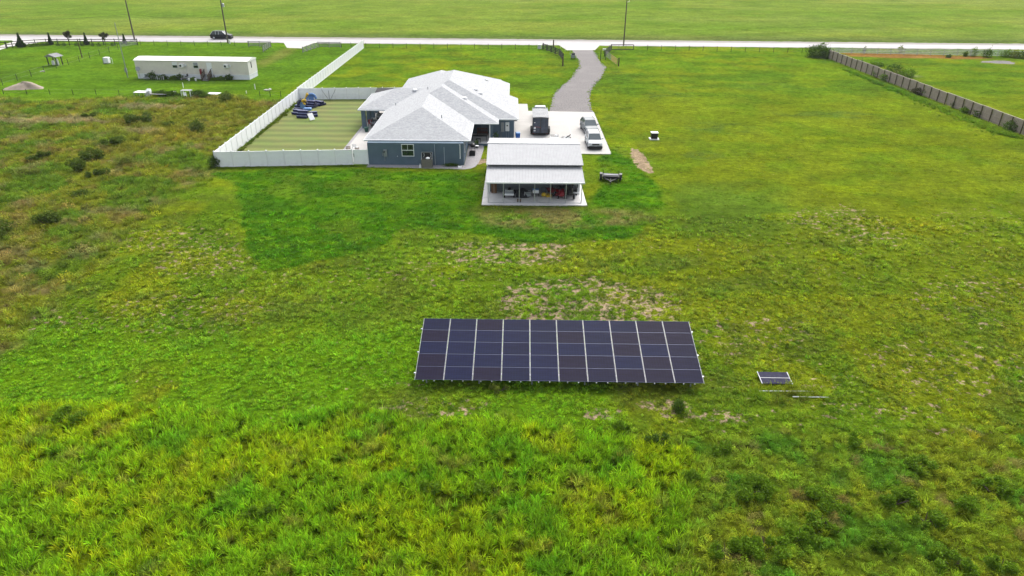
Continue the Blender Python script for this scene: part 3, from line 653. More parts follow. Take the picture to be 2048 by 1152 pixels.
# ---------------------------------------------------------------- solar array
def solar():
    t = thing('solar_array', 'ground mounted solar array of fifty dark panels in the grass', 'solar array', (2.8, 33.3, 0), R(-.6))
    zb, zt, yb, yt = .62, 1.92, 0.0, 4.95; L = math.hypot(zt-zb, yt-yb); tl = math.atan2(zt-zb, yt-yb)
    x0 = -8.52; W = 17.08; cw = W/10; ch = L/5; skew = 0
    kinds = []
    for i, c in enumerate(((.007,.009,.026),(.0095,.008,.020),(.007,.0095,.030),(.0085,.0085,.023))):
        m = mat('solar_cells', c, .5, 0, .35, 1.2, spec=.04, stretch=(.5,3,1)); tt = m.node_tree; b = tt.nodes['Principled BSDF']
        tc = [n for n in tt.nodes if n.type == 'TEX_COORD'][0]
        br = tt.nodes.new('ShaderNodeTexBrick'); br.offset = 0; br.inputs['Scale'].default_value = 1; br.inputs['Brick Width'].default_value = .165; br.inputs['Row Height'].default_value = .165
        br.inputs['Mortar Size'].default_value = .004; br.inputs['Color1'].default_value = (1,1,1,1); br.inputs['Color2'].default_value = (.9,.92,1,1); br.inputs['Mortar'].default_value = (1.5,1.6,2.2,1)
        tt.links.new(tc.outputs['Object'], br.inputs['Vector']); v = tt.nodes.new('ShaderNodeVectorMath'); v.operation = 'MULTIPLY'
        src = b.inputs['Base Color'].links[0].from_socket; tt.links.new(src, v.inputs[0]); tt.links.new(br.outputs[0], v.inputs[1]); tt.links.new(v.outputs[0], b.inputs['Base Color'])
        kinds.append(m)
    rows = ["0210030331","1022200110","2000022132","1002013213","1310013113"]   # top row first
    pat = [[int(c) for c in "0010002011"],[int(c) for c in "1222010111"],[int(c) for c in "2220222123"],[int(c) for c in "1222213213"],[int(c) for c in "1210213113"]]
    for r in range(5):
        for c in range(10):
            d = r*0; s0 = (4-r)*ch; m = MB(); g = .030
            m.box(g, cw-g, .008, ch-.008, 0, .035)
            o = m.build('solar_panel', kinds[pat[r][c]], t); o.location = (x0+c*cw, yb+s0*math.cos(tl), zb+s0*math.sin(tl)); o.rotation_euler = (tl,0,0)
            f = MB()
            f.box(g-.004, cw-g+.004, .0, .010, .0, .041); f.box(g-.004, cw-g+.004, ch-.010, ch, .0, .041)
            f.build('frame', M['panelframe'], o)
    for c in range(11):
        for off in ((-.022, .022) if 0 < c < 10 else (0,)):
            m = MB(); m.box(-.009,.009,-.03,L+.03,-.02,.033); o = m.build('rail', M['panelrail'], t)
            o.location = (x0+c*cw+off, yb, zb); o.rotation_euler = (tl,0,0)
    m = MB()
    for s in (.6, 2.3, 4.3): m.box(x0-.12, x0+W+.12, s*math.cos(tl)-.04, s*math.cos(tl)+.04, zb+s*math.sin(tl)-.13, zb+s*math.sin(tl)-.05)
    m.build('cross_beam', M['steel'], t)
    for c in range(6):
        x = x0+.6+c*(W-1.2)/5
        for s in (.6, 4.3):
            m = MB(); m.tube((x,s*math.cos(tl),0),(x,s*math.cos(tl),zb+s*math.sin(tl)-.1),.04); m.build('post', M['steel'], t)
    m = MB()
    for c in range(10):
        for d in (.5, 1.15): m.box(x0+c*cw+d-.03, x0+c*cw+d+.03, -.07, -.02, zb-.06, zb)
    m.build('clips', M['steel'], t)
    m = MB(); m.box(6.2,7.4,.8,1.1,.25,.75); m.build('inverter', M['meter'], t)
solar()

# ---------------------------------------------------------------- mobile home
def trailer_home():
    a = at(276.3,156.8); b = at(500.2,159.6); c = at(517.3,153.6)
    L = math.dist(a, b); rz = math.atan2(b[1]-a[1], b[0]-a[0]); D = 4.2
    t = thing('mobile_home', 'long cream mobile home with white roof and dark wooden steps at its door', 'mobile home', (a[0], a[1], 0), rz)
    m = MB(); m.box(.03,L-.03,.03,D-.03,0,.82); m.build('skirting', M['skirt'], t)
    m = MB(); m.box(-.02,L+.02,-.02,D+.02,.80,.90); m.build('skirt_band', M['white'], t)
    zt = 3.25
    m = MB(); m.box(0,L-.012,0,D,.9,zt); m.build('wall', M['cream'], t)
    m = MB(); m.box(L-.01,L+.01,0,D,.9,zt); m.add([(L+.008,0,zt),(L+.008,D,zt),(L+.008,D*.45,zt+.42)], [(0,1,2)]); m.build('end_wall', M['creamend'], t)
    m = MB(); e = .12
    p0, p1, p2 = (-e,zt+.02), (D/2,zt+.48), (D+e,zt+.02)
    pr = [(-e,zt-.05),(-e,zt+.02),(D*.14,zt+.22),(D/2,zt+.44),(D*.86,zt+.22),(D+e,zt+.02),(D+e,zt-.05)]
    m.loft([[(-e,y,z) for y,z in pr],[(L+e,y,z) for y,z in pr]]); m.build('roof', M['whiteroof'], t)
    k = 6.4; X = lambda cx: (cx-232)/(1665-232)*L
    for cx in (700, 965):
        x0 = X(cx+12); x1 = X(cx+68); m = MB(); m.box(x0-.05,x1+.05,-.05,-.001,1.95,3.0); w_ = m.build('window', M['trim'], t)
        m = MB(); m.box(x0,x1,-.07,-.04,2.02,2.45); m.build('pane', M['glass'], w_)
        m = MB(); m.box(x0,x1,-.07,-.04,2.5,2.95); m.build('blind', M['cushion'] if cx > 800 else M['white'], w_)
    x0 = X(1142); x1 = X(1208); m = MB(); m.box(x0,x1,-.06,-.001,.95,2.98); d = m.build('door', M['white'], t)
    m = MB(); m.box(x1-.1,x1-.04,-.11,-.06,1.9,2.0); m.build('handle', M['dark'], d)
    for cx in (798, 1362):
        x0 = X(cx+6); m = MB(); m.box(x0,x0+.8,-.42,-.03,2.15,2.72); ac = m.build('air_conditioner', M['white'], t, bevel=.02)
        m = MB(); m.lathe([(.2,0),(.2,.02)], (0,0,0), 16); q = m.build('fan_grille', M['dark'], ac); q.rotation_euler = (R(90),0,0); q.location = (x0+.28,-.425,2.43)
        m = MB(); m.tube((x0+1.05,-.05,.9),(x0+1.05,-.05,2.9),.02,n=6); m.box(x0+.95,x0+1.2,-.15,-.01,2.3,2.6); m.build('conduit', M['trim'], t)
    m = MB(); m.box(L+.008,L+.04,1.4,1.75,1.9,2.95); m.build('window', M['dark'], t)
    # steps
    x0 = X(1105); x1 = X(1190); m = MB()
    for i in range(6): m.box(x0+.1,x1-.1,-1.9+i*.27,-1.6+i*.27,.12+i*.15,.16+i*.15)
    m.box(x0+.05,x1-.05,-.3,-.02,.85,.9); m.build('steps', M['greywood'], t)
    for x in (x0, x1):
        m = MB(); m.bar((x,-1.9,1.0),(x,-.1,1.85),.08,.08); m.bar((x,-1.9,.15),(x,-.1,.9),.06,.2)
        for i in range(9): m.bar((x,-1.9+i*.22,.1),(x,-1.9+i*.22,1.0+i*.104),.06)
        m.build('handrail', M['woodpost'], t)
    return t, a, rz, L
TH, TA, TRZ, TL = trailer_home()
def th(lx, ly): return (TA[0]+lx*math.cos(TRZ)-ly*math.sin(TRZ), TA[1]+lx*math.sin(TRZ)+ly*math.cos(TRZ))

# ---------------------------------------------------------------- foliage builders
def set_bv(me, vals):
    a = me.attributes.new('bv', 'FLOAT_COLOR', 'POINT'); a.data.foreach_set('color', np.asarray(vals, np.float32).ravel())
def leaves(name, n, c, r, size, m, parent=None, rs=None, shape='ball', var=.35, up=.3):
    rs = rs or np.random.RandomState(1)
    d = rs.normal(size=(n,3)); d /= np.linalg.norm(d, axis=1)[:,None]; k = rs.uniform(.25,1,n)**.5
    lump = 1+.28*np.sin(d[:,0]*5+c[0])*np.cos(d[:,1]*4+c[1])+.15*np.sin(d[:,2]*7)
    if shape == 'cone':
        h = rs.uniform(0,1,n)**1.25; a = rs.uniform(0,6.283,n); rr = np.where(h<.35, 1, (1-(h-.35)/.65)**1.1*.62+.06*(1-h))*np.minimum(1,.75+h*2)*np.where(h<.35,1-.55*(h/.35)**2,.72)*rs.uniform(.25,1,n)**.5*(1+.12*np.sin(a*3+h*9))
        P = np.stack([c[0]+np.cos(a)*rr*r[0], c[1]+np.sin(a)*rr*r[1], c[2]-r[2]+h*2*r[2]], 1)
    elif shape == 'weed':
        q = 9; cc = np.stack([rs.uniform(-.75,.75,q)*r[0], rs.uniform(-.75,.75,q)*r[1], rs.uniform(-.5,.35,q)*r[2]],1); cs = rs.uniform(.22,.5,q); g = rs.randint(0,q,n)
        P = np.array(c)+cc[g]+d*np.array((min(r[0],r[1]),min(r[0],r[1]),r[2]*1.3))*(cs[g]*k)[:,None]; P[:,2] += rs.exponential(.04,n)
    else: P = np.array(c)+d*np.array(r)*(k*lump*(1+rs.exponential(.09,n)))[:,None]
    P[:,2] = np.maximum(P[:,2], .03)
    u = rs.normal(size=(n,3)); u[:,2] = np.abs(u[:,2])*up+u[:,2]*(1-up); u /= np.linalg.norm(u, axis=1)[:,None]
    v = np.cross(u, rs.normal(size=(n,3))); v /= np.linalg.norm(v, axis=1)[:,None]
    s = size*rs.uniform(.6,1.4,n)[:,None]
    V = np.stack([P-u*s, P+v*s*.42, P+u*s, P-v*s*.42], 1).reshape(-1,3)
    me = bpy.data.meshes.new(name); me.vertices.add(len(V)); me.vertices.foreach_set('co', V.ravel())
    me.loops.add(4*n); me.loops.foreach_set('vertex_index', np.arange(4*n, dtype=np.int32)); me.polygons.add(n); me.polygons.foreach_set('loop_start', np.arange(0,4*n,4, dtype=np.int32)); me.update(calc_edges=True)
    cl = rs.uniform(1-var,1+var,(n,1))*np.ones((1,3)); cl = np.repeat(np.concatenate([cl, np.ones((n,1))],1), 4, 0); set_bv(me, cl)
    me.materials.append(m); o = bpy.data.objects.new(name, me); COL.objects.link(o); o.parent = parent; return o
_bs = [100]
def bush(name, label, cat, xy, r, m='leafmid', n=900, size=.09, shape='ball', group=None, trunk=True, lift=0):
    _bs[0] += 1; rs = np.random.RandomState(_bs[0])
    t = thing(name, label, cat, (xy[0], xy[1], 0), 0, group)
    leaves('foliage', n, (0,0,r[2]*.8+lift), r, size, M[m], t, rs, shape)
    if trunk:
        mb = MB(); 
        for k in range(5 if not lift else 1):
            a = rs.uniform(0,6.28); q = .5 if not lift else .05
            mb.tube((0,0,0),(math.cos(a)*r[0]*q, math.sin(a)*r[1]*q, r[2]+lift), .03+.03*(lift>0), .012, n=5)
        mb.build('stem' if not lift else 'trunk', M['trunk'], t)
    return t
def ltree(label, xy, hgt, cr, m, seed, group=None):
    rs = np.random.RandomState(seed); t = thing('young_tree', label, 'tree', (xy[0],xy[1],0), 0, group)
    mb = MB(); mb.tube((0,0,0),(0,0,hgt*.55),.07,.05,n=7)
    tips = []
    for k in range(7):
        a = k*2.4+rs.uniform(-.4,.4); z = hgt*rs.uniform(.35,.6); e = (math.cos(a)*cr*rs.uniform(.4,.8), math.sin(a)*cr*rs.uniform(.4,.8), z+hgt*rs.uniform(.15,.4)); mb.tube((0,0,z*.8), e, .04, .015, n=5); tips.append(e)
    mb.tube((0,0,hgt*.5),(.1,0,hgt*.9),.04,.02,n=5); tips.append((.1,0,hgt*.9))
    mb.build('trunk', M['trunk'], t)
    me = [leaves('tmp', 170, e, (cr*.36,cr*.36,cr*.34), .13, M[m], None, rs) for e in tips]
    V = []; Fc = []; B = []
    for o in me:
        n0 = len(V); V += [tuple(v.co) for v in o.data.vertices]; Fc += [tuple(i+n0 for i in p.vertices) for p in o.data.polygons]
        b = np.zeros(len(o.data.vertices)*4, np.float32); o.data.attributes['bv'].data.foreach_get('color', b); B.append(b); bpy.data.objects.remove(o)
    md = bpy.data.meshes.new('crown'); md.from_pydata(V, [], Fc); set_bv(md, np.concatenate(B)); md.materials.append(M[m]); c = bpy.data.objects.new('crown', md); COL.objects.link(c); c.parent = t
    return t
# ---------------------------------------------------------------- vehicles (length along local y, front toward -y)
def wheel(parent, x, y, r=.35, w=.24, side=1):
    m = MB(); n = 18; prof = [(r-.02,-w/2),(r,-w/2+.03),(r,w/2-.03),(r-.02,w/2)]
    wv = MB(); wv.lathe(prof, (0,0,0), n); o = bpy.data.objects.new('wheel', None); COL.objects.link(o); o.parent = parent; o.location = (x,y,r)
    ty = wv.build('tyre', M['rubber'], o); ty.rotation_euler = (0,R(90),0)
    q = MB(); q.lathe([(r*.66,0),(r*.66,.02),(r*.5,.03),(r*.2,.015),(r*.12,.035)], (0,0,0), n)
    for k in range(5):
        a = k*1.2566; q.cbox((math.cos(a)*r*.38, math.sin(a)*r*.38, .03), (r*.5,.05,.02), a)
    rm = q.build('rim', M['steel'], o); rm.rotation_euler = (0,R(90)*side,0); rm.location = (side*w/2,0,0)
    return o
def suv(name, label, cat, loc, rz, L, W, Hh, paint, dark=False, pickup=False):
    t = thing(name, label, cat, (*loc, 0.0), rz)
    hw = W/2
    def ring(y, wz, zb, zt, c=.08): # rounded lower body section
        w2 = wz; return [(-w2+c,y,zb),(-w2,y,zb+c),(-w2,y,zt-c*1.6),(-w2+c*1.6,y,zt),(w2-c*1.6,y,zt),(w2,y,zt-c*1.6),(w2,y,zb+c),(w2-c,y,zb)]
    zh = Hh*.60; st = [(0,.78,.30,zh*.78),(.10,.92,.24,zh*.88),(.35,.98,.22,zh*.95),(1.1,1.0,.22,zh),(1.6,1,.22,zh+.04),(L*.6,1,.22,zh+.05),(L-.5,1,.22,zh+.06),(L-.08,.95,.26,zh+.02),(L,.84,.34,zh-.08)]
    m = MB(); m.loft([ring(y, hw*k, a, b) for y,k,a,b in st]); body = m.build('body', M[paint], t, smooth=False, bevel=.02)
    # greenhouse: glass volume, painted roof and pillars
    y0, y1, y2, y3 = (1.15, 1.95, L-.75, L-.12) if not pickup else (1.5, 2.2, L*.60, L*.64)
    tw = hw*.76; zt = Hh-.05
    g = MB(); g.add([(-hw*.93,y0,zh+.02),(hw*.93,y0,zh+.02),(hw*.94,y3,zh+.02),(-hw*.94,y3,zh+.02),(-tw,y1,zt),(tw,y1,zt),(tw,y2,zt),(-tw,y2,zt)], [(0,1,5,4),(1,2,6,5),(2,3,7,6),(3,0,4,7),(4,5,6,7),(3,2,1,0)])
    g.build('glass', M['glassblue'] if not dark else M['glass'], t)
    rf = MB(); rf.add([(-tw-.03,y1-.06,zt-.01),(tw+.03,y1-.06,zt-.01),(tw+.03,y2+.08,zt-.01),(-tw-.03,y2+.08,zt-.01),(-tw+.08,y1+.05,zt+.05),(tw-.08,y1+.05,zt+.05),(tw-.08,y2-.02,zt+.05),(-tw+.08,y2-.02,zt+.05)], [(3,2,1,0),(4,5,6,7),(0,1,5,4),(1,2,6,5),(2,3,7,6),(3,0,4,7)]); rf.build('roof', M[paint], t, bevel=.02)
    pl = MB()
    for s in (-1,1):
        pl.bar((s*hw*.93,y0,zh),(s*tw,y1,zt),.06,.06); pl.bar((s*hw*.94,y3,zh),(s*tw,y2,zt),.09,.10)
        for q in (.38, .70): yy = y1+(y2-y1)*q; pl.bar((s*hw*.945,yy,zh),(s*(tw+.01),yy,zt),.05,.07)
    pl.build('pillars', M[paint if not dark else 'steel'], t)
    if not pickup:
        for s in (-1,1):
            m = MB(); m.bar((s*(tw-.02),y1+.15,zt+.09),(s*(tw-.02),y2-.1,zt+.09),.035); m.build('roof_rail', M['dark'] if not dark else M['steel'], t)
    else:
        m = MB(); m.box(-hw*.82,hw*.82,y3+.15,L-.12,zh-.25,zh+.10); m.build('bed_cover', M['dark'], t)
    for s in (-1,1):
        for y in (.92, L-.98): wheel(t, s*(hw-.12), y, .36, .23, s)
        m = MB(); m.lathe([(.43,-.01),(.43,.01)], (0,0,0), 20)
        for y in (.92, L-.98): 
            a = MB(); a.lathe([(.42,0),(.42,.012)], (0,0,0), 20); o = a.build('wheel_arch', M['rubber'], t); o.rotation_euler = (0,R(90)*s,0); o.location = (s*(hw-.004), y, .38)
        m = MB(); m.cbox((s*(hw+.09), 1.45, zh+.12), (.2,.12,.14)); m.build('mirror', M[paint], t, bevel=.02)
        m = MB(); m.add([(s*hw*.50,.02,zh*.70),(s*hw*.88,.11,zh*.72),(s*hw*.97,.42,zh*.84),(s*hw*.92,.30,zh*.88),(s*hw*.52,.03,zh*.80),(s*hw*.7,.3,zh*.75)], [(0,1,5),(1,2,3),(1,3,4,0),(3,2,5),(4,3,5)]); m.build('headlight', M['lamp'], t)
        m = MB(); m.cbox((s*hw*.80,L-.03,zh-.12),(.25,.1,.22)); m.build('tail_light', M['taillamp'], t)
    m = MB(); m.cbox((0,-.01,zh*.72),(hw*1.0,.10,.17)); m.build('grille', M['black'], t)
    m = MB(); m.loft([ring(-.06, hw*.86, .16, .52, .05), ring(.10, hw*.98, .16, .50, .05), ring(.5, hw*.99+.012, .2, .40, .05)]); m.build('bumper', M['rubber'], t)
    m = MB(); m.cbox((0,-.045,.50),(.3,.012,.15)); m.build('number_plate', M['white'], t)
    m = MB(); m.box(-hw-.01,hw+.01,1.3,L-1.35,.2,.33); m.build('side_sill', M['rubber'], t)
    return t
suv('suv', 'white suv with dark front grille, nearest of the two cars on the concrete', 'car', (10.38, 84.35), R(1), 4.65, 1.84, 1.68, 'whitecar').location.z = .07
suv('suv', 'grey suv parked nose to tail behind the white suv on the concrete', 'car', (10.72, 91.7), R(14-8), 4.5, 1.84, 1.62, 'greycar').location.z = .07
rx, ry = 443, 0
bx, by = at(461, 79.5); 
suv('suv', 'black suv driving along the pale road beside a utility pole', 'car', (bx-.1, by+1.4), R(90-.8), 5.2, 2.0, 1.95, 'blackcar', dark=True).location.z = .012
suv('pickup_truck', 'silver pickup truck hitched in front of the black enclosed trailer', 'truck', (3.95, 103.5), R(180), 5.3, 1.9, 1.85, 'whitecar', pickup=True).location.z = .07
bpy.context.view_layer.update()

def cargo_trailer():
    t = thing('enclosed_trailer', 'black enclosed cargo trailer with white ribbed roof and double rear doors', 'trailer', (3.66, 91.15, .07), R(-1))
    W, L, z0, z1 = 2.12, 5.2, .30, 2.42
    m = MB(); m.box(-W/2,W/2,.0,L,z0,z1); m.build('box_body', M['trailerwall'], t, bevel=.02)
    m = MB(); pr = [(-W/2-.03,z1-.02),(-W/2-.03,z1+.04),(-W/4,z1+.10),(0,z1+.12),(W/4,z1+.10),(W/2+.03,z1+.04),(W/2+.03,z1-.02)]; m.loft([[(x,-.04,z) for x,z in pr],[(x,L+.04,z) for x,z in pr]]); m.build('roof', M['trailerroof'], t)
    for k in range(7): m = MB(); y = .35+k*.75; m.loft([[(x,y,z+.006) for x,z in pr],[(x,y+.12,z+.006) for x,z in pr]]); m.build('roof_seam', M['dark'], t)
    for s, mt in ((-1,'doorreflection'),(1,'doorreflection')):
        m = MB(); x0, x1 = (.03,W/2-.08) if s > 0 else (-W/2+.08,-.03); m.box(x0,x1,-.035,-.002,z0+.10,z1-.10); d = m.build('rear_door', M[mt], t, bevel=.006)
        m = MB()
        for z in (.75, 1.3, 1.9): m.box(s*(W/2-.14)-.06,s*(W/2-.14)+.06,-.06,-.036,z,z+.05)
        m.build('hinge', M['dark'], d)
    m = MB(); m.bar((-.75,-.07,1.22),(.05,-.07,1.14),.03,.04); m.build('lock_bar', M['taillamp'], t)
    m = MB(); m.tube((.06,-.06,z0+.15),(.06,-.06,z1-.15),.02,n=6); m.build('door_rod', M['dark'], t)
    m = MB(); m.box(-.88,-.62,-.05,-.036,.92,1.18); m.box(-.90,-.64,-.05,-.036,.62,.76); m.box(-.84,-.70,-.05,-.036,1.72,1.82); m.build('sticker', M['white'], t)
    for s in (-1,1):
        m = MB(); m.loft([[(s*W/2,y,z),(s*(W/2+.28),y,z),(s*(W/2+.28),y,z-.05),(s*W/2,y,z-.05)] for y,z in ((.5,.42),(.62,.78),(1.0,.84),(1.9,.84),(2.3,.78),(2.42,.42))]); m.build('fender', M['dark'], t)
        for y in (1.0, 1.85): wheel(t, s*(W/2+.14), y, .34, .2, s)
        m = MB(); m.box(s*(W/2-.16)-.07,s*(W/2-.16)+.07,-.05,-.003,z0-.1,z0+.04); m.build('tail_light', M['taillamp'], t)
    m = MB(); m.box(-W/2,W/2,-.06,.05,z0-.14,z0-.005); m.build('rear_frame', M['black'], t)
    m = MB(); m.bar((-.7,L,.42),(0,L+1.2,.42),.08); m.bar((.7,L,.42),(0,L+1.2,.42),.08); m.tube((0,L+.9,.0),(0,L+.9,.5),.04); m.build('drawbar', M['black'], t)
cargo_trailer()

def util_trailer():
    t = thing('utility_trailer', 'small black flatbed trailer with its tongue toward the solar array, on the grass', 'trailer', (10.75, 72.15, 0), R(-8))
    m = MB(); m.box(-.85,.85,0,1.25,.46,.52); m.build('deck', M['dark'], t)
    m = MB(); m.box(-.80,.80,.85,1.20,.521,.53); m.build('deck_sheet', M['cushion'], t); m = MB(); m.box(-.85,.85,-.06,-.03,.30,.62); m.build('front_board', M['dark'], t)
    m = MB()
    for y in (0,1.25): m.box(-.88,.88,y-.03,y+.03,.38,.56)
    for x in (-.88,.88): m.box(x-.03,x+.03,0,1.25,.38,.56)
    m.build('frame', M['black'], t)
    m = MB(); m.bar((-.7,0,.42),(0,-1.1,.42),.07); m.bar((.7,0,.42),(0,-1.1,.42),.07); m.bar((0,.3,.40),(0,-1.35,.40),.08); m.tube((0,-1.1,0),(0,-1.1,.6),.03); m.cbox((0,-1.4,.45),(.12,.2,.1)); m.build('tongue', M['black'], t)
    for s in (-1,1):
        wheel(t, s*1.06, .6, .34, .24, s)
        m = MB(); m.loft([[(s*.92,y,z),(s*1.22,y,z),(s*1.22,y,z-.03),(s*.92,y,z-.03)] for y,z in ((.12,.5),(.3,.76),(.9,.76),(1.1,.5))]); m.build('fender', M['black'], t)
        m = MB(); m.box(s*.86-.025,s*.86+.025,1.2,1.26,.5,.95); m.build('stake', M['dark'], t)
util_trailer()

# ---------------------------------------------------------------- things under the lean-to roof
Z = .1
t = thing('cardboard_box', 'tall brown cardboard carton standing against the shed wall at its left end', 'box', (-1.95, 68.0, Z))
m = MB(); m.box(-.28,.28,-.16,.16,0,1.55); m.build('carton', M['brown'], t, bevel=.02); m = MB(); m.box(-.03,.03,-.165,-.161,.02,1.53); m.build('tape', M['tan'], t)
t = thing('quad_bike', 'low silver and black quad bike with racks under the lean-to, left of the dark tarp', 'quad bike', (-.35, 66.9, Z))
m = MB(); m.loft([[(-.5,y,a),(.5,y,a),(.42,y,b),(-.42,y,b)] for y,a,b in ((-.55,.35,.55),(-.3,.35,.72),(.4,.35,.72),(.75,.38,.6))]); m.build('body', M['silver'], t, bevel=.03)
m = MB(); m.box(-.48,.48,-.62,-.56,.32,.5); m.build('bumper', M['white'], t)
m = MB(); m.loft([[(-.16,y,.72),(.16,y,.72),(.12,y,z),(-.12,y,z)] for y,z in ((-.1,.80),(.2,.86),(.6,.82))]); m.build('seat', M['black'], t)
m = MB(); m.bar((-.35,-.25,.98),(.35,-.25,.98),.03); m.bar((0,-.28,.7),(0,-.25,.98),.04); m.build('handlebar', M['black'], t)
m = MB()
for k in range(5): m.bar((-.4,-.52+k*.07,.76),(.4,-.52+k*.07,.76),.015)
for s in (-.4,.4): m.bar((s,-.52,.76),(s,-.22,.76),.015)
m.build('rack', M['alu'], t)
for sx in (-1,1):
    for y in (-.35,.55): wheel(t, sx*.52, y, .26, .2, sx)
def heap(name, label, cat, loc, r, m, rz=0, n=12, seed=1, parts=None):
    """draped or lumpy thing: lofted rings with folds"""
    rs = random.Random(seed); t = thing(name, label, cat, loc, rz); mb = MB(); rings = []
    N = 22; ph = [rs.uniform(0,6) for _ in range(4)]
    for k in range(n+1):
        u = k/n; q = (1-u**2.4)**.5*.98+.02; rings.append([(math.cos(a)*r[0]*q*(1+.10*math.sin(a*3+ph[0]+u)+.06*math.sin(a*7+ph[1]-u*3)), math.sin(a)*r[1]*q*(1+.1*math.sin(a*2+ph[2])), u*r[2]*(1+.08*math.sin(a*3+ph[3]))) for a in [i*2*math.pi/N for i in range(N)]])
    mb.loft(rings); mb.build(parts or 'cover', m, t, smooth=True); return t
heap('tarp_covered_load', 'machine under a dark tarp in the middle of the lean-to', 'tarp', (.95,67.1,Z), (.95,.75,.75), M['dark'], seed=3)
t = thing('generator', 'grey portable generator beside the dark tarp under the lean-to', 'generator', (1.55,66.7,Z))
m = MB(); m.box(-.28,.28,-.2,.2,.12,.5); m.build('engine', M['meter'], t, bevel=.02); m = MB()
for s in (-1,1): m.bar((s*.33,-.24,.06),(s*.33,-.24,.6),.03); m.bar((s*.33,.24,.06),(s*.33,.24,.6),.03); m.bar((s*.33,-.24,.6),(s*.33,.24,.6),.03); m.bar((s*.33,-.24,.06),(s*.33,.24,.06),.03)
m.bar((-.33,-.24,.6),(.33,-.24,.6),.03); m.bar((-.33,.24,.6),(.33,.24,.6),.03); m.build('frame', M['alu'], t)
for dx, nm in ((-.13,'left'),(.12,'right')):
    t = thing('boot', f'dark boot at the front edge of the shed slab, {nm} one of the pair', 'boot', (.66+dx,65.25,Z), 0, 'pair of boots on the slab')
    m = MB(); m.loft([[(math.cos(a)*.055, math.sin(a)*.07+.03, z) for a in [i*math.pi/4 for i in range(8)]] for z in (.08,.2,.32)]); m.build('shaft', M['brown'], t)
    m = MB(); m.loft([[(x*w,y,z) for x,z in ((-1,0),(1,0),(.9,h),(-.9,h))] for y,w,h in ((-.2,.03,.04),(-.14,.05,.07),(0,.05,.1),(.1,.045,.1))]); m.build('foot', M['black'], t)
t = thing('cooler', 'pale blue and white cooler on a low stand under the lean-to', 'cooler', (2.38,67.1,Z))
m = MB(); m.box(-.32,.32,-.2,.2,.35,.68); m.build('tub', M['white'], t, bevel=.03); m = MB(); m.box(-.33,.33,-.21,.21,.685,.76); m.build('lid', M['bluelite'], t, bevel=.02)
m = MB(); 
for sx in (-.28,.28):
    for sy in (-.16,.16): m.box(sx-.02,sx+.02,sy-.02,sy+.02,0,.35)
m.build('stand', M['dark'], t)
t = thing('pressure_washer', 'small yellow machine with black wheels on the slab, left of the fifth thin post', 'machine', (3.2,66.85,Z))
m = MB(); m.loft([[(math.cos(a)*.24*k, math.sin(a)*.2*k, z) for a in [i*math.pi/5 for i in range(10)]] for z,k in ((.1,.9),(.2,1.05),(.32,1),(.45,.6))]); m.build('tank', M['yellow'], t)
m = MB(); m.bar((-.2,.15,.2),(-.2,.3,.95),.03); m.bar((.2,.15,.2),(.2,.3,.95),.03); m.bar((-.2,.3,.95),(.2,.3,.95),.03); m.build('handle', M['dark'], t)
for s in (-1,1): wheel(t, s*.27, .12, .13, .06, s)
t = thing('yellow_crate', 'yellow crate holding hand tools beside the yellow machine', 'crate', (3.72,66.9,Z))
m = MB(); m.box(-.25,.25,-.17,.17,0,.03); 
for z in (.06,.18): m.box(-.25,.25,-.18,-.16,z,z+.08); m.box(-.25,.25,.16,.18,z,z+.08); m.box(-.26,-.24,-.17,.17,z,z+.08); m.box(.24,.26,-.17,.17,z,z+.08)
for sx in (-.24,.24):
    for sy in (-.165,.165): m.box(sx-.02,sx+.02,sy-.02,sy+.02,0,.3)
m.build('tub', M['yellow'], t); m = MB(); m.bar((-.1,0,.05),(-.2,.05,.6),.03); m.bar((.05,.02,.05),(.15,-.05,.55),.025); m.bar((.1,.1,.05),(.2,.12,.5),.03); m.build('tool', M['brown'], t)
t = thing('wheelbarrow', 'dark red wheelbarrow parked behind the yellow crate', 'wheelbarrow', (3.95,67.6,Z), R(20))
m = MB(); m.loft([[(-.2,-.3,.3),(.2,-.3,.3),(.2,.3,.3),(-.2,.3,.3)],[(-.34,-.5,.62),(.34,-.5,.62),(.34,.45,.62),(-.34,.45,.62)]]); m.build('tray', M['red'], t)
m = MB(); m.bar((-.12,-.75,.2),(-.3,.9,.6),.035); m.bar((.12,-.75,.2),(.3,.9,.6),.035); m.bar((-.2,.3,.35),(-.22,.35,0),.03); m.bar((.2,.3,.35),(.22,.35,0),.03); m.build('frame', M['brown'], t); wheel(t,0,-.75,.2,.09,1)
t = thing('riding_mower', 'red riding lawn mower under the lean-to beside the black tractor', 'mower', (4.95,67.0,Z), R(8))
m = MB(); m.loft([[(-w,y,.28),(w,y,.28),(w*.8,y,h),(-w*.8,y,h)] for y,w,h in ((-.85,.22,.45),(-.7,.3,.66),(-.2,.32,.74),(0,.32,.55))]); m.build('bonnet', M['red'], t, bevel=.03)
m = MB(); m.loft([[(math.cos(a)*.56*k,math.sin(a)*.42*k+.1,z) for a in [i*math.pi/6 for i in range(12)]] for z,k in ((.1,1),(.24,1),(.3,.8))]); m.build('cutting_deck', M['red'], t)
m = MB(); m.loft([[(-w,y,.4),(w,y,.4),(w,y,h),(-w,y,h)] for y,w,h in ((.25,.4,.5),(.4,.45,.62),(.85,.45,.6))]); m.build('rear_fender', M['red'], t)
m = MB(); m.box(-.2,.2,.4,.75,.62,.7); m.box(-.2,.2,.72,.8,.7,.98); m.build('seat', M['black'], t, bevel=.02)
m = MB(); m.bar((0,-.05,.6),(0,.12,.88),.03); m.lathe([(.16,.87),(.16,.9)], (0,.14,0), 14); m.build('steering_wheel', M['black'], t)
for s in (-1,1): wheel(t, s*.4, -.62, .17, .13, s); wheel(t, s*.44, .6, .25, .2, s)
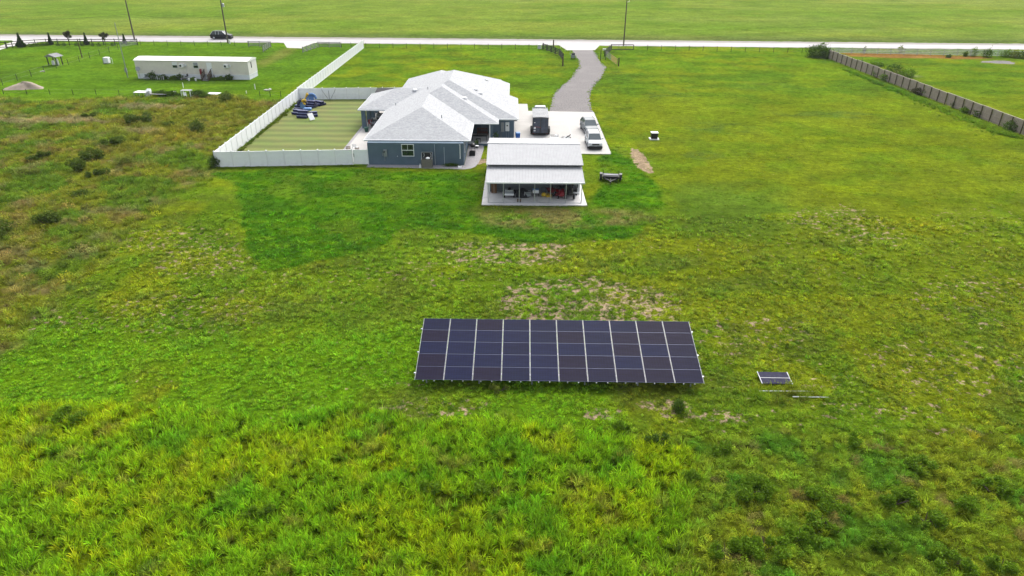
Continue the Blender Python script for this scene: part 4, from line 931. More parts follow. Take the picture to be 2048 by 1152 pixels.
t = thing('compact_tractor', 'black compact tractor with tall seat at the right end of the lean-to', 'tractor', (5.95,66.9,Z), R(-10))
m = MB(); m.loft([[(-w,y,.45),(w,y,.45),(w*.85,y,h),(-w*.85,y,h)] for y,w,h in ((-.85,.25,.8),(-.7,.28,.95),(0,.3,1.02),(.1,.3,.9))]); m.build('bonnet', M['black'], t, bevel=.03)
m = MB(); m.box(-.3,.3,.1,.95,.42,.6); m.build('chassis', M['dark'], t)
m = MB(); m.box(-.24,.24,.45,.85,.8,.9); m.box(-.24,.24,.82,.92,.9,1.35); m.build('seat', M['black'], t, bevel=.03)
m = MB(); m.bar((-.4,.95,.6),(-.38,1.0,1.9),.06); m.bar((.4,.95,.6),(.38,1.0,1.9),.06); m.bar((-.38,1.0,1.9),(.38,1.0,1.9),.06); m.build('roll_bar', M['black'], t)
m = MB(); m.bar((0,0,.9),(0,.2,1.15),.04); m.lathe([(.18,1.14),(.18,1.17)], (0,.2,0), 14); m.build('steering_wheel', M['black'], t)
m = MB(); m.bar((.3,-.2,.5),(.95,-.1,.42),.07); m.bar((.3,.1,.5),(.95,.2,.42),.07); m.build('fork', M['steel'], t)
for s in (-1,1): wheel(t, s*.42, -.65, .3, .2, s); wheel(t, s*.5, .65, .45, .28, s)
for i, (x, z, mt, lb) in enumerate(((4.55,1.15,'navy','navy blue bag on the shed wall shelf above the red mower'),(5.1,1.0,'cushion','pale paint tin on the shed wall shelf above the red mower'),(4.85,.62,'white','white tub on the lower shelf behind the red mower'))):
    if i != 0:
        t = thing('tub', lb, 'tub', (x,68.0,Z+z)); m = MB(); m.lathe([(.13,0),(.15,.24),(.16,.25),(.16,.28)], n=12); m.build('body', M[mt], t); m = MB(); m.bar((-.15,0,.27),(0,0,.4),.015); m.bar((0,0,.4),(.15,0,.27),.015); m.build('handle', M['steel'], t)
    else:
        t = heap('bag', lb, 'bag', (x,68.0,Z+z), (.22,.15,.42), M[mt], seed=5, parts='body')
t = thing('wall_shelf', 'dark two tier shelf along the shed wall behind the red mower', 'shelf', (4.85,68.05,Z))
for z in (.6,.98,1.5):
    m = MB(); m.box(-.75,.75,-.2,.25,z-.03,z); m.build('board', M['greywood'], t)
for s in (-.72,.72): m = MB(); m.box(s-.03,s+.03,-.18,.22,0,1.8); m.build('upright', M['dark'], t)
for k,(x,lb) in enumerate(((6.2,'pale rake handle leaning on the shed wall beside the tractor'),(6.45,'broom handle leaning on the shed wall at the right corner'))):
    t = thing('long_tool', lb, 'tool', (x,68.0,Z)); m = MB(); m.tube((.35,-.3,0),(-.1,.28,1.7),.018,n=6); m.build('shaft', M['alu'], t); m = MB(); m.cbox((.36,-.32,.04),(.35,.06,.06)); m.build('head', M['dark'], t)

# ---------------------------------------------------------------- around the house
t = thing('garden_bench', 'reddish brown wooden bench on the covered back step', 'bench', (-4.1,90.1,.3))
m = MB(); m.box(-.7,.7,-.25,.25,.40,.45); m.build('seat', M['redwood'], t)
m = MB(); 
for k in range(9): m.box(-.66+k*.16,-.6+k*.16,.24,.28,.5,.92)
m.bar((-.7,.26,.94),(.7,.26,.94),.05,.08); m.bar((-.7,.26,.5),(.7,.26,.5),.05); m.build('backrest', M['redwood'], t)
for s in (-.66,.66):
    for y in (-.22,.24): m = MB(); m.box(s-.03,s+.03,y-.03,y+.03,0,.62 if y < 0 else .95); m.build('leg', M['redwood'], t)
    m = MB(); m.box(s-.04,s+.04,-.25,.26,.62,.66); m.build('armrest', M['redwood'], t)
t = thing('patio_table', 'low black metal table in front of the brown bench', 'table', (-4.35,87.5,.3))
m = MB(); m.box(-.95,.95,-.3,.3,.66,.70); m.build('tabletop', M['dark'], t)
for s in (-.9,.9):
    for y in (-.27,.27): m = MB(); m.box(s-.02,s+.02,y-.02,y+.02,0,.66); m.build('leg', M['black'], t)
t = thing('patio_stool', 'small black stool under the edge of the black patio table', 'stool', (-4.45,86.75,.3))
m = MB(); m.box(-.3,.3,-.16,.16,.45,.5); m.build('seat', M['black'], t)
for s in (-.26,.26):
    for y in (-.13,.13): m = MB(); m.box(s-.02,s+.02,y-.02,y+.02,0,.45); m.build('leg', M['black'], t)
t = thing('grill', 'black kettle style grill on wheels against the wall of the narrow walkway', 'grill', (-5.0,83.3,.035))
m = MB(); m.lathe([(.1,.6),(.28,.68),(.33,.82),(.33,.86),(.28,1.02),(.1,1.1)], n=14); m.build('bowl', M['black'], t); m = MB(); 
for a in range(3): m.bar((math.cos(a*2.1)*.15,math.sin(a*2.1)*.15,.7),(math.cos(a*2.1)*.35,math.sin(a*2.1)*.35,0),.03)
m.build('leg_frame', M['dark'], t); m = MB(); m.box(.34,.75,-.2,.2,.78,.81); m.build('side_shelf', M['alu'], t)
t = thing('black_crate', 'open black crate on the walkway in front of the grill', 'crate', (-4.98,81.9,.035))
m = MB(); m.box(-.35,.35,-.3,.3,0,.04); m.box(-.35,.35,-.3,-.27,.04,.5); m.box(-.35,.35,.27,.3,.04,.5); m.box(-.35,-.32,-.27,.27,.04,.5); m.box(.32,.35,-.27,.27,.04,.5); m.build('tub', M['rubber'], t)
t = thing('ac_unit', 'taupe air conditioner box with open dark top against the near house wall', 'air conditioner', (-9.95,77.05,0))
m = MB(); m.box(-.62,.62,-.42,.42,.0,1.0); m.build('casing', M['brownbox'], t, bevel=.02)
m = MB(); m.box(-.60,.60,.36,.44,1.0,1.62); m.build('back_panel', M['black'], t)
m = MB(); m.bar((-.61,-.4,1.0),(-.61,.4,1.66),.05); m.bar((.61,-.4,1.0),(.61,.4,1.66),.05); m.bar((-.62,.4,1.66),(.62,.4,1.66),.06); m.build('lid_frame', M['meter'], t)
m = MB(); m.box(-.56,.56,-.36,.34,1.003,1.06); m.build('interior', M['black'], t)
m = MB(); m.lathe([(.24,0),(.24,.08),(.14,.16),(.05,.18)], (.12,-.15,1.06), 12); m.build('fan_cap', M['white'], t)
m = MB()
for x in (-.42,.36):
    for k in range(6): a, b = k*.45, (k+1)*.45; m.bar((x+math.sin(a)*.1,.2,1.1+k*.08),(x+math.sin(b)*.1,.2,1.18+k*.08),.035)
m.build('hose', M['white'], t)
t = thing('drain_cap', 'small white cone shaped drain cap beside the taupe box', 'drain cap', (-10.75,76.75,0)); m = MB(); m.lathe([(.16,0),(.05,.4),(.03,.5)], n=10); m.build('cap', M['white'], t)
t = thing('splash_block', 'white splash block at the foot of the near corner downspout', 'splash block', (-6.15,77.0,.035)); m = MB(); m.box(-.2,.2,-.3,.3,0,.05); m.box(-.2,-.15,-.3,.3,.05,.1); m.box(.15,.2,-.3,.3,.05,.1); m.build('tray', M['white'], t)
t = thing('recycling_bin', 'bright blue wheeled bin at the garage corner', 'bin', (.62,88.6,.07), R(5))
m = MB(); m.loft([[(-.24,-.26,0),(.24,-.26,0),(.24,.26,0),(-.24,.26,0)],[(-.3,-.34,1.0),(.3,-.34,1.0),(.3,.34,1.0),(-.3,.34,1.0)]]); m.build('body', M['bluebin'], t, bevel=.03)
m = MB(); m.loft([[(-.32,-.36,1.0),(.32,-.36,1.0),(.32,.38,1.0),(-.32,.38,1.0)],[(-.27,-.3,1.1),(.27,-.3,1.1),(.27,.34,1.1),(-.27,.34,1.1)]]); m.build('lid', M['bluelite'], t, bevel=.02)
for s in (-1,1): wheel(t, s*.27, .3, .13, .06, s)
def pot(label, loc, r, h, m, plant=None, name='plant_pot'):
    t = thing(name, label, 'plant pot', loc); q = MB(); q.lathe([(r*.72,0),(r*.95,h*.85),(r*1.05,h*.87),(r*1.05,h),(r*.9,h)], n=14); q.build('pot', m, t)
    if plant: leaves('foliage', 140, (0,0,h+plant*.5), (r*1.2,r*1.2,plant*.6), .09, M['leafdark'], t, np.random.RandomState(int(r*100)))
    return t
pot('black planter pot standing in front of the blue bin', (1.0,86.8,.07), .28, .5, M['black'])
pot('dark leafy potted plant left of the breaker boxes', (-2.2,88.2,.0), .32, .5, M['dark'], .7)
pot('green watering pot by the garage corner', (-.45,87.6,.0), .24, .45, M['greenpl'])
pot('blue glazed pot at the foot of the nearest porch column', (-20.0,92.6,.09), .32, .6, M['greenpl'], None)
pot('small dark leafy pot on the walkway behind the grill', (-4.6,85.3,.035), .22, .35, M['black'], .6)
t = thing('garden_hose', 'coiled dark hose on the ground below the breaker boxes', 'hose', (-1.4,88.6,.0)); m = MB()
for j in range(3):
    for k in range(14): a, b = k*.45, (k+1)*.45; m.tube((math.cos(a)*.35,math.sin(a)*.35,.03+j*.05),(math.cos(b)*.35,math.sin(b)*.35,.03+j*.05),.022,n=5)
m.build('coil', M['greenpl'], t)
# porch furniture
for (x,y,rz,lb) in ((-19.6,96.3,90,'grey cushioned outdoor sofa just behind the nearest porch column'),(-19.4,100.2,90,'grey cushioned outdoor sofa deeper under the porch roof')):
    t = thing('outdoor_sofa', lb, 'sofa', (x,y,.09), R(rz)); m = MB(); m.box(-.9,.9,-.4,.4,.12,.3); m.build('base', M['dark'], t); m = MB(); m.box(-.85,.85,-.38,.3,.3,.46); m.build('cushion', M['cushion'], t, bevel=.04); m = MB(); m.box(-.88,.88,.3,.45,.3,.85); m.build('backrest', M['cushion'], t, bevel=.04)
    for s in (-.85,.85): m = MB(); m.box(s-.07,s+.07,-.4,.3,.3,.6); m.build('armrest', M['cushion'], t, bevel=.03)
t = thing('outdoor_chair', 'dark red chair between the porch columns', 'chair', (-20.05,95.3,.09)); m = MB(); m.box(-.25,.25,-.25,.25,.42,.47); m.build('seat', M['red'], t); m = MB(); m.box(-.25,.25,.22,.27,.47,.95); m.build('backrest', M['red'], t)
for s in (-.22,.22):
    for y in (-.22,.22): m = MB(); m.box(s-.02,s+.02,y-.02,y+.02,0,.42); m.build('leg', M['dark'], t)
for (x,y,rz,mt,lb) in ((-19.55,83.2,160,'white','white folding chair facing the near fence on the patio corner'),(-20.3,82.4,200,'tan','tan wooden chair nearest the lawn on the patio corner'),(-19.0,81.8,185,'tan','tan wooden chair nearest the house on the patio corner')):
    t = thing('patio_chair', lb, 'chair', (x,y,.09), R(rz)); m = MB()
    for k in range(4): m.box(-.26,.26,-.26+k*.13,-.17+k*.13,.42,.45)
    m.build('seat', M[mt], t); m = MB()
    for k in range(3): m.box(-.26,.26,.25,.28,.55+k*.13,.64+k*.13)
    m.build('backrest', M[mt], t)
    for s in (-.25,.25):
        for yy in (-.24,.26): m = MB(); m.box(s-.02,s+.02,yy-.02,yy+.02,0,.42 if yy < 0 else .95); m.build('leg', M[mt], t)
# drying frame: thin V on the back fence
t = thing('rotary_airer', 'folded rotary clothes airer with two slanting arms before the far white fence', 'clothes airer', (-29.9,112.6,0)); m = MB(); m.tube((0,0,0),(0,0,1.55),.03,n=6); m.build('post', M['dark'], t)
for s in (-1,1): m = MB(); m.tube((s*.1,0,.05),(s*1.15,0,1.75),.022,n=5); m.build('arm', M['dark'], t)

# inflatable play set, two towers
def inflatable():
    X = lambda a, b, z=0: at(570+a/16.46, 180+b/16.46, z)
    t = thing('inflatable_slide', 'sagging blue inflatable play set with white slide and yellow figures on the striped lawn', 'inflatable', (*X(640,860), 0))
    ox, oy = X(640,860)
    def steps(c, w, d, n, rz, nm='step_block'):
        for k in range(n):
            m = MB(); m.cbox((0,0,.18+k*.34),(w,d*(n-k)/n,.33)); o = m.build(nm, M['navy'], t, bevel=.06); o.location = (c[0]-ox, c[1]-oy, 0); o.rotation_euler = (0,0,rz)
            m = MB(); m.cbox((0,-d*(n-k)/n*.5+.08,.36+k*.34),(w*.96,.16,.06)); q = m.build('edge_band', M['lavender'], o, bevel=.02)
    steps(X(470,790), 1.7, 1.5, 2, R(-25)); steps(X(620,900), 1.6, 1.5, 3, R(-10)); steps(X(950,860), 1.1, 1.2, 2, R(20)); steps(X(1090,490), 2.1, 1.5, 2, R(-30)); steps(X(830,560), 2.0, 1.4, 3, R(-20))
    steps(X(500,640), 1.4, 1.3, 2, R(-10))
    for (a, b, r) in ((600,560,.62),(890,370,.72)):
        c = X(a, b+110); m = MB(); N = 16; P = [(math.cos(q)*r, 0, .75+math.sin(q)*r*1.1) for q in [math.pi*k/N for k in range(N+1)]]
        for k in range(N): m.tube(P[k], P[k+1], .2, n=8)
        o = m.build('arch', M['bluelite'] if a > 700 else M['navy'], t, smooth=True); o.location = (c[0]-ox, c[1]-oy, .1); o.rotation_euler = (0,0,R(25))
        m = MB(); m.cbox((0,.1,.75),(r*1.2,.22,1.3)); o = m.build('arch_wall', M['bluelite'], t, bevel=.08); o.location = (c[0]-ox, c[1]-oy, .1); o.rotation_euler = (0,0,R(25))
    for (a, b) in ((690,600),(760,400)):
        c = X(a, b+100); rs = random.Random(a)
        for k in range(5):
            m = MB(); x, y, z = rs.uniform(-.35,.35), rs.uniform(-.1,.2), rs.uniform(1.0,1.75); m.lathe([(.04,-.26),(.15,-.15),(.18,0),(.15,.15),(.04,.26)], (0,0,0), 10); o = m.build('tube', M['yellow'] if k % 2 == 0 else M['brown'], t, smooth=True); o.location = (c[0]-ox+x, c[1]-oy+y, z); o.rotation_euler = (rs.uniform(-.6,.6), rs.uniform(-.8,.8), 0)
    c = X(760,760); m = MB(); m.cbox((0,0,.5),(1.2,.7,.4)); o = m.build('landing', M['bluelite'], t, bevel=.1); o.location = (c[0]-ox, c[1]-oy, .1)
    a0 = X(810,770,1.0); a1 = X(910,990,.12); m = MB(); m.bar((a0[0]-ox,a0[1]-oy,1.0),(a1[0]-ox,a1[1]-oy,.14),.85,.10); m.build('slide', M['white'], t, bevel=.02)
inflatable()

# aluminium scaffold parts on the concrete
t = thing('ladder', 'aluminium ladder lying flat on the concrete behind the shed roof', 'ladder', (6.35,88.9,.07), R(-14))
m = MB()
for s in (-.2,.2): m.box(s-.03,s+.03,-1.7,2.0,.05,.12)
for k in range(12): m.box(-.2,.2,-1.55+k*.3,-1.51+k*.3,.07,.10)
m.build('rails_and_rungs', M['greyalu'], t)
t = thing('scaffold_stack', 'stacked white scaffold frames lying on the concrete left of the ladder', 'scaffold', (5.45,89.3,.07), R(-4)); 
for j in range(3):
    m = MB(); z = .05+j*.12
    for s in (-.55,.55): m.tube((s,-1.4,z),(s,1.4+j*.2,z),.03,n=6)
    for y in (-1.3,-.4,.5,1.3): m.tube((-.55,y,z),(.55,y,z),.025,n=6)
    m.build('frame', M['greyalu'], t)
m = MB(); m.cbox((0,-.9,.45),(1.1,.8,.06)); m.build('plank', M['white'], t)
t = thing('scaffold_plank', 'narrow aluminium planks lying on the concrete right of the ladder', 'plank', (6.85,89.2,.07), R(-12)); m = MB()
for k in range(2): m.cbox((k*.32,0,.06),(.28,3.4,.06))
m.build('board', M['meter'], t)
t = thing('metal_bracket', 'small dark bracket with white feet lying right of the planks', 'bracket', (7.35,90.3,.07)); m = MB(); m.bar((-.35,-.5,.1),(.35,.4,.3),.08); m.bar((.35,-.3,.1),(-.1,.5,.1),.06); m.build('arm', M['dark'], t); m = MB(); m.cbox((.1,-.9,.05),(.7,.12,.05)); m.build('foot', M['white'], t)
t = thing('paint_bucket', 'white bucket among the scaffold frames on the concrete', 'bucket', (5.75,90.2,.07)); m = MB(); m.lathe([(.14,0),(.17,.36),(.18,.38)], n=12); m.build('pail', M['white'], t)

t = thing('pump_box', 'black box with pale flat lid standing alone in the right field', 'box', (18.8,89.75,0))
m = MB(); m.box(-.42,.42,0,.7,.12,.85); m.build('cabinet', M['black'], t); m = MB(); m.box(-.46,.46,-.06,.76,.852,.93); m.build('lid', M['alu'], t); m = MB(); m.box(-.62,.62,-.15,.85,0,.12); m.build('base', M['white'], t)

# loose solar panel and pipes right of the array
t = thing('loose_solar_panel', 'single loose solar panel tilted on the grass right of the array', 'solar panel', (15.95,33.8,.2), R(1))
m = MB(); m.box(-.9,.9,0,.5,0,.03); m.box(-.9,.9,.53,1.05,0,.03); o = m.build('glass', M['panelglass'], t); m = MB(); m.box(-.9,.9,.5,.53,0,.034); 
for s in (-.9,.9): m.box(s-.02,s+.02,-.02,1.07,-.005,.036)
m.build('frame', M['panelrail'], t); t.rotation_euler = (R(7),0,R(-1))
m = MB(); m.box(-.8,.8,.05,.12,-.19,-.02); m.box(-.85,.85,.95,1.0,-.29,-.02); m.build('support', M['dark'], t)
for i, (a, b, lb) in enumerate((((1517,783.5),(1627,784.5),'white plastic pipe lying just below the loose solar panel'),((1585,795),(1656,796.5),'shorter white plastic pipe lying farther right below the loose solar panel'))):
    p, q = at(*a), at(*b); t = thing('plastic_pipe', lb, 'pipe', (p[0],p[1],.10)); m = MB(); m.tube((0,0,-.04),(q[0]-p[0],q[1]-p[1],-.03),.028,n=8); m.build('tube', M['white'], t)

# ---------------------------------------------------------------- roadside fences, poles, gates
def wire_fence(label, a, b, n, hgt=1.2, r=.045, wires=3, pm='dark', jit=.0):
    t = thing('wire_fence', label, 'fence', (a[0],a[1],0)); rs = random.Random(n)
    for i in range(n+1):
        x = (b[0]-a[0])*i/n; y = (b[1]-a[1])*i/n; m = MB(); m.tube((x,y,0),(x+rs.uniform(-jit,jit),y+rs.uniform(-jit,jit),hgt),r,r,n=6); m.build('post', M[pm], t)
    m = MB()
    for k in range(wires): z = hgt*(.35+.6*k/max(1,wires-1)); m.tube((0,0,z),(b[0]-a[0],b[1]-a[1],z),.005,n=4)
    m.build('wire', M['meter'], t)
wire_fence('thin wire fence along the road from the main driveway to the big round bush', at(1267,100), at(1632,107), 13)
wire_fence('thin wire fence along the road left of the main driveway', at(732,96.6), at(1085,98.8), 13)
wire_fence('thin wire fence along the road above the mobile home', at(282,91), at(497,93), 8)
wire_fence('thin wire fence between the grey board wing and the diagonal white fence', at(683,95), at(722,96), 2)
wire_fence('slanting wire fence past the pump shelter at the left edge', at(6,171), at(237,99.5), 10, 1.25, .05, 2)
wire_fence('wire fence along the edge of the brown scrub at far left', at(8,189), at(285,190.5), 6, .9, .05, 2)
wire_fence('short wire fence stub against the long white fence', at(520,192.5), at(562,193.5), 2, .9, .05, 2)

def board_fence(label, pts, n, hgt, rails, m='blackwood', post=.13, name='board_fence', pm=None, rw=.14):
    """pts: list of corner pixels; n: bays per stretch"""
    P = [at(*q) for q in pts]; o0 = P[0]; t = thing(name, label, 'fence', (o0[0],o0[1],0)); first = True
    for i in range(len(P)-1):
        a, b = P[i], P[i+1]; k = n[i]; L = math.dist(a,b); an = math.atan2(b[1]-a[1], b[0]-a[0])
        for j in range(k+1):
            if j == 0 and i > 0: continue
            x = a[0]+(b[0]-a[0])*j/k-o0[0]; y = a[1]+(b[1]-a[1])*j/k-o0[1]; mb = MB(); mb.cbox((0,0,hgt/2+.04),(post,post,hgt+.08),an); q = mb.build('post', M[pm or m], t); q.location = (x,y,0)
        for r in range(rails):
            z = hgt*(.22+.72*r/max(1,rails-1)) if rails > 1 else hgt*.9
            for j in range(k):
                u0 = (a[0]+(b[0]-a[0])*j/k-o0[0], a[1]+(b[1]-a[1])*j/k-o0[1], z); u1 = (a[0]+(b[0]-a[0])*(j+1)/k-o0[0], a[1]+(b[1]-a[1])*(j+1)/k-o0[1], z)
                mb = MB(); nx, ny = -math.sin(an)*(post/2+.02), math.cos(an)*(post/2+.02)
                if b[0] < a[0]: nx, ny = -nx, -ny
                mb.bar((u0[0]-nx,u0[1]-ny,z),(u1[0]-nx,u1[1]-ny,z),.03,rw); mb.build('board', M[m], t)
    return t
board_fence('black board fence curving past the cypresses at the far left edge', [(15,97),(26,95.5),(72,92),(94,91),(276,90.5)], [1,2,1,8], 1.45, 3)
board_fence('black board fence end leaving the picture at the far left edge', [(-30,98),(13,97)], [1], 1.45, 2)
board_fence('grey board wing fence left of the mobile home entrance', [(498,93.2),(542,94.2),(527,104)], [2,4], 1.25, 4, 'greywood')
board_fence('grey board wing fence right of the mobile home entrance', [(606,105.5),(637,95),(681,95.4)], [4,2], 1.25, 4, 'greywood')
board_fence('black board fence left of the main driveway, curving to a thick brown post', [(1086,98.5),(1119,111),(1126,120)], [4,3], 1.35, 4, 'blackwood', .2, rw=.2)
board_fence('black board fence right of the main driveway', [(1222,101),(1209,113)], [4], 1.35, 4, 'blackwood', .16, rw=.18)
def tube_gate(label, a, b, hgt, m, m2=None, bars=5, z0=.25, split=1.0):
    A_, B_ = at(*a), at(*b); t = thing('metal_gate', label, 'gate', (A_[0],A_[1],0), math.atan2(B_[1]-A_[1],B_[0]-A_[0])); L = math.dist(A_,B_)
    q = MB(); q.tube((0,0,z0),(0,0,hgt),.035,n=6); q.tube((L,0,z0),(L,0,hgt),.035,n=6); q.build('end_tube', M[m], t)
    for k in range(bars):
        z = z0+(hgt-z0)*k/max(1,bars-1); q = MB(); q.tube((0,0,z),(L*split,0,z),.04 if bars > 2 else .09,n=6); q.build('bar', M[m], t)
        if m2: q = MB(); q.tube((L*split,0,z),(L,0,z),.04,n=6); q.build('bar', M[m2], t)
    for f in (.33,.66): q = MB(); q.tube((L*f,0,z0),(L*f,0,hgt),.03,n=6); q.build('brace', M[m2] if (m2 and f > split) else M[m], t)
    return t
tube_gate('tube gate right of the main driveway, half black and half rusty orange', (1211,114), (1234,131), 1.3, 'black', 'orange', 6, split=.5)
tube_gate('open black rectangular frame gate beside the utility pole', (1223,101), (1266,101), 1.3, 'black', bars=2)
tube_gate('pale grey tube gate at the right end of the black board fence', (243,95), (274,90.5), 1.3, 'greyalu', bars=6)
def vpost(name, label, cat, px, py, hgt, r, m, rz=0):
    x, y = at(px, py); t = thing(name, label, cat, (x,y,0)); q = MB(); q.tube((0,0,0),(0,0,hgt),r,r*.9,n=8); q.build('shaft', M[m], t); return t
vpost('wooden_post', 'thick brown post ending the left driveway fence', 'post', 1125.5,132.5,2.0,.16,'woodpost')
vpost('wooden_post', 'brown post standing by the white apron left of the main driveway', 'post', 1106.8,94.5,1.7,.16,'woodpost')
vpost('wooden_post', 'dark post at the rusty end of the driveway gate', 'post', 1237,132.5,1.7,.13,'woodpost')
t = thing('post_frame', 'small H shaped black post frame at the right edge of the gravel drive', 'post', (*at(1201,121),0)); m = MB(); m.tube((0,0,0),(0,0,2.1),.08,n=6); m.build('post', M['black'], t); m = MB(); m.tube((1.2,.9,0),(1.2,.9,1.3),.06,n=6); m.build('post', M['black'], t); m = MB(); m.bar((0,0,.45),(1.2,.9,.45),.06); m.build('bar', M['black'], t)
t = thing('gate_opener', 'grey gate motor box on legs at the left edge of the gravel drive', 'gate opener', (*at(1146,118),0)); m = MB(); m.box(-.45,.45,-.6,.6,.3,.95); m.build('box', M['meter'], t, bevel=.03); m = MB(); m.box(-.35,.35,-.5,.5,.955,1.25); m.build('solar_lid', M['dark'], t)
for s in (-.35,.35): m = MB(); m.box(s-.05,s+.05,-.4,.4,0,.3); m.build('leg', M['dark'], t)
wire_fence('thin wire stretch from the white apron to the grey gate motor', at(1112,91), at(1140,109), 3, 1.2, .03, 2, 'steel')
for k,(px,lb) in enumerate(((1207,'left one of two small white boxes at the driveway fence corner'),(1211.5,'right one of two small white boxes at the driveway fence corner'))):
    t = thing('mailbox', lb, 'box', (*at(px,107),0)); m = MB(); m.box(-.03,.03,-.03,.03,0,.7); m.build('stake', M['dark'], t); m = MB(); m.box(-.22,.22,-.14,.14,.7,1.1); m.build('box', M['white'], t, bevel=.02)
t = thing('electric_cabinet', 'pale cabinet at the left end of the driveway fence', 'cabinet', (*at(1079,97.5),0)); m = MB(); m.box(-.45,.45,-.3,.3,0,.95); m.build('cabinet', M['railwhite'], t, bevel=.02)

def upole(label, px, py, hgt, r=.17, lean=0, gear=True, m='pole'):
    x, y = at(px, py); t = thing('utility_pole', label, 'utility pole', (x,y,0)); q = MB(); q.tube((0,0,0),(lean,0,hgt),r,r*.65,n=10); q.build('shaft', M[m], t)
    if gear == 1:
        q = MB(); q.lathe([(.05,-.02),(.27,0),(.27,.75),(.15,.85)], (.42,0,8.3), 12); q.build('transformer', M['steel'], t)
        q = MB(); q.bar((0,0,9.9),(-.6,0,10.1),.1); q.tube((-.6,0,10.1),(-.6,0,10.4),.05); q.build('insulator_arm', M['alu'], t)
    if gear == 2:
        q = MB(); q.bar((0,0,10.0),(.7,0,10.1),.1); q.tube((.6,0,10.1),(.6,0,10.4),.05); q.build('insulator_arm', M['alu'], t)
    return t
upole('dark utility pole rising beside the grey tube gate at far left', 269.5, 80.5, 11.5, .19, 0, 2)
upole('brown utility pole with grey transformer next to the black suv', 456, 86.5, 11.5, .19, 0, 1)
upole('utility pole rising behind the open black frame gate', 1247, 91.5, 11.5, .17, 0, 2)
upole('thin bare pole standing between the wire fence and the mobile home', 256, 155, 9.6, .085, 0, 0, 'meter')
upole('short brown pole behind the pump shelter', 164.5, 115.5, 3.9, .12, 0, 0, 'woodpost')
t = thing('meter_pedestal', 'small grey meter box at the foot of the thin bare pole', 'meter box', (*at(254,150),0)); m = MB(); m.box(-.2,.2,-.12,.12,.5,1.3); m.build('box', M['meter'], t); m = MB(); m.box(-.05,.05,-.05,.05,0,.5); m.build('leg', M['dark'], t)
for i,(px,py,lb) in enumerate(((459.5,87,'white marker stub at the foot of the brown utility pole'),)):
    t = thing('marker_post', lb, 'marker', (*at(px,py),0)); m = MB(); m.lathe([(.18,0),(.18,.9),(.1,1.0)], n=10); m.build('tube', M['railwhite'], t)
def cable(label, a, b, sag, r=.018):
    t = thing('power_line', label, 'cable', a); N = 14; P = []
    for k in range(N+1):
        u = k/N; P.append(((b[0]-a[0])*u, (b[1]-a[1])*u, (b[2]-a[2])*u-sag*4*u*(1-u)))
    m = MB()
    for k in range(N): m.tube(P[k], P[k+1], r, n=5, cap=False)
    m.build('wire', M['black'], t)
p1 = at(269.5,80.5); p2 = at(456,86.5)
cable('overhead cable sagging from the far left pole out of the picture', (p1[0],p1[1]-.2,6.2), (p1[0]-52,p1[1]+2,6.4), 1.6)
cable('overhead cable running between the far left pole and the brown pole', (p1[0],p1[1]-.2,6.2), (p2[0],p2[1]-.2,6.3), .7)

# wooden privacy fence on the right
def privacy():
    a = at(1656,117.5); b = (70.2, 84.5); L = math.dist(a,b); n = 32; s = L/n; rz = math.atan2(b[1]-a[1], b[0]-a[0])
    t = thing('privacy_fence', 'long weathered wooden privacy fence running down the right side of the field', 'fence', (a[0],a[1],0), rz)
    rs = random.Random(4)
    for i in range(n):
        h = 1.85+rs.uniform(-.06,.06); m = MB(); k = .02
        while k < s-.1: hh = h+rs.uniform(-.03,.03); m.box(k, k+.13, -.012, .012, .06+rs.uniform(0,.05), hh); k += .142
        o = m.build('picket_panel', M['wood'], t); o.location = (i*s, 0, 0)
        m = MB()
        for z in (.35,1.0,h-.2): m.box(0.02,s-.02,-.07,-.02,z,z+.09)
        o = m.build('rail', M['wood'], t); o.location = (i*s, 0, 0)
        m = MB(); m.box(.0,s,-.08,.06,h+.035,h+.07); o = m.build('cap_board', M['wood'], t); o.location = (i*s,0,0)
    for i in range(n+1):
        m = MB(); m.box(-.055,.055,-.18,-.075,0,1.9); o = m.build('post', M['woodpost'], t); o.location = (i*s,0,0)
privacy()
# ranch rail fence beyond
board_fence('pale four rail ranch fence along the road behind the wooden privacy fence', [(1650,106.5),(2075,115)], [16], 1.35, 4, 'railwhite', .13, 'ranch_fence', 'greywood', .17)

# ---------------------------------------------------------------- left neighbour's things
t = thing('pump_shelter', 'small open shelter with dark gabled roof over white barrels', 'shelter', (*at(112,130),0), R(-12))
for sx in (-1.0,1.0):
    for sy in (-.7,.7): m = MB(); m.box(sx-.08,sx+.08,sy-.08,sy+.08,0,1.75); m.build('post', M['blackwood'], t)
m = MB(); m.add([(-1.4,-1.1,1.7),(1.4,-1.1,1.7),(1.4,1.1,1.7),(-1.4,1.1,1.7),(-0.1,-1.15,2.25),(-0.1,1.15,2.25)], [(0,4,5,3),(4,1,2,5),(0,1,4),(3,5,2),(3,2,1,0)]); m.build('roof', M['greywood'], t)
for k,(dx,dy,h,lb) in enumerate(((-.45,0,.85,'white water barrel at the left under the dark shelter roof'),(.35,.1,1.2,'taller white pressure tank at the right under the dark shelter roof'))):
    x, y = at(112,130); t = thing('barrel', lb, 'barrel', (x+dx,y+dy,0)); m = MB(); m.lathe([(.2,0),(.27,.06),(.27,h-.08),(.18,h)], n=14); m.build('drum', M['white'], t)
t = thing('water_tank', 'white rectangular tank standing in the grass left of the mobile home', 'tank', (*at(215.5,127),0)); m = MB(); m.box(-.5,.5,-.5,.5,.1,1.25); m.build('tank', M['white'], t, bevel=.08); m = MB(); m.box(-.6,-.5,-.5,.5,0,1.1); m.build('side_panel', M['meter'], t)
t = thing('pipe_rack', 'thin grey pipe loop beside the white tank', 'pipe', (*at(222,127.5),0)); m = MB(); m.tube((0,0,0),(0,0,1.1),.05); m.tube((0,0,1.1),(.4,0,1.1),.05); m.tube((.4,0,1.1),(.4,0,0),.05); m.build('loop', M['alu'], t)
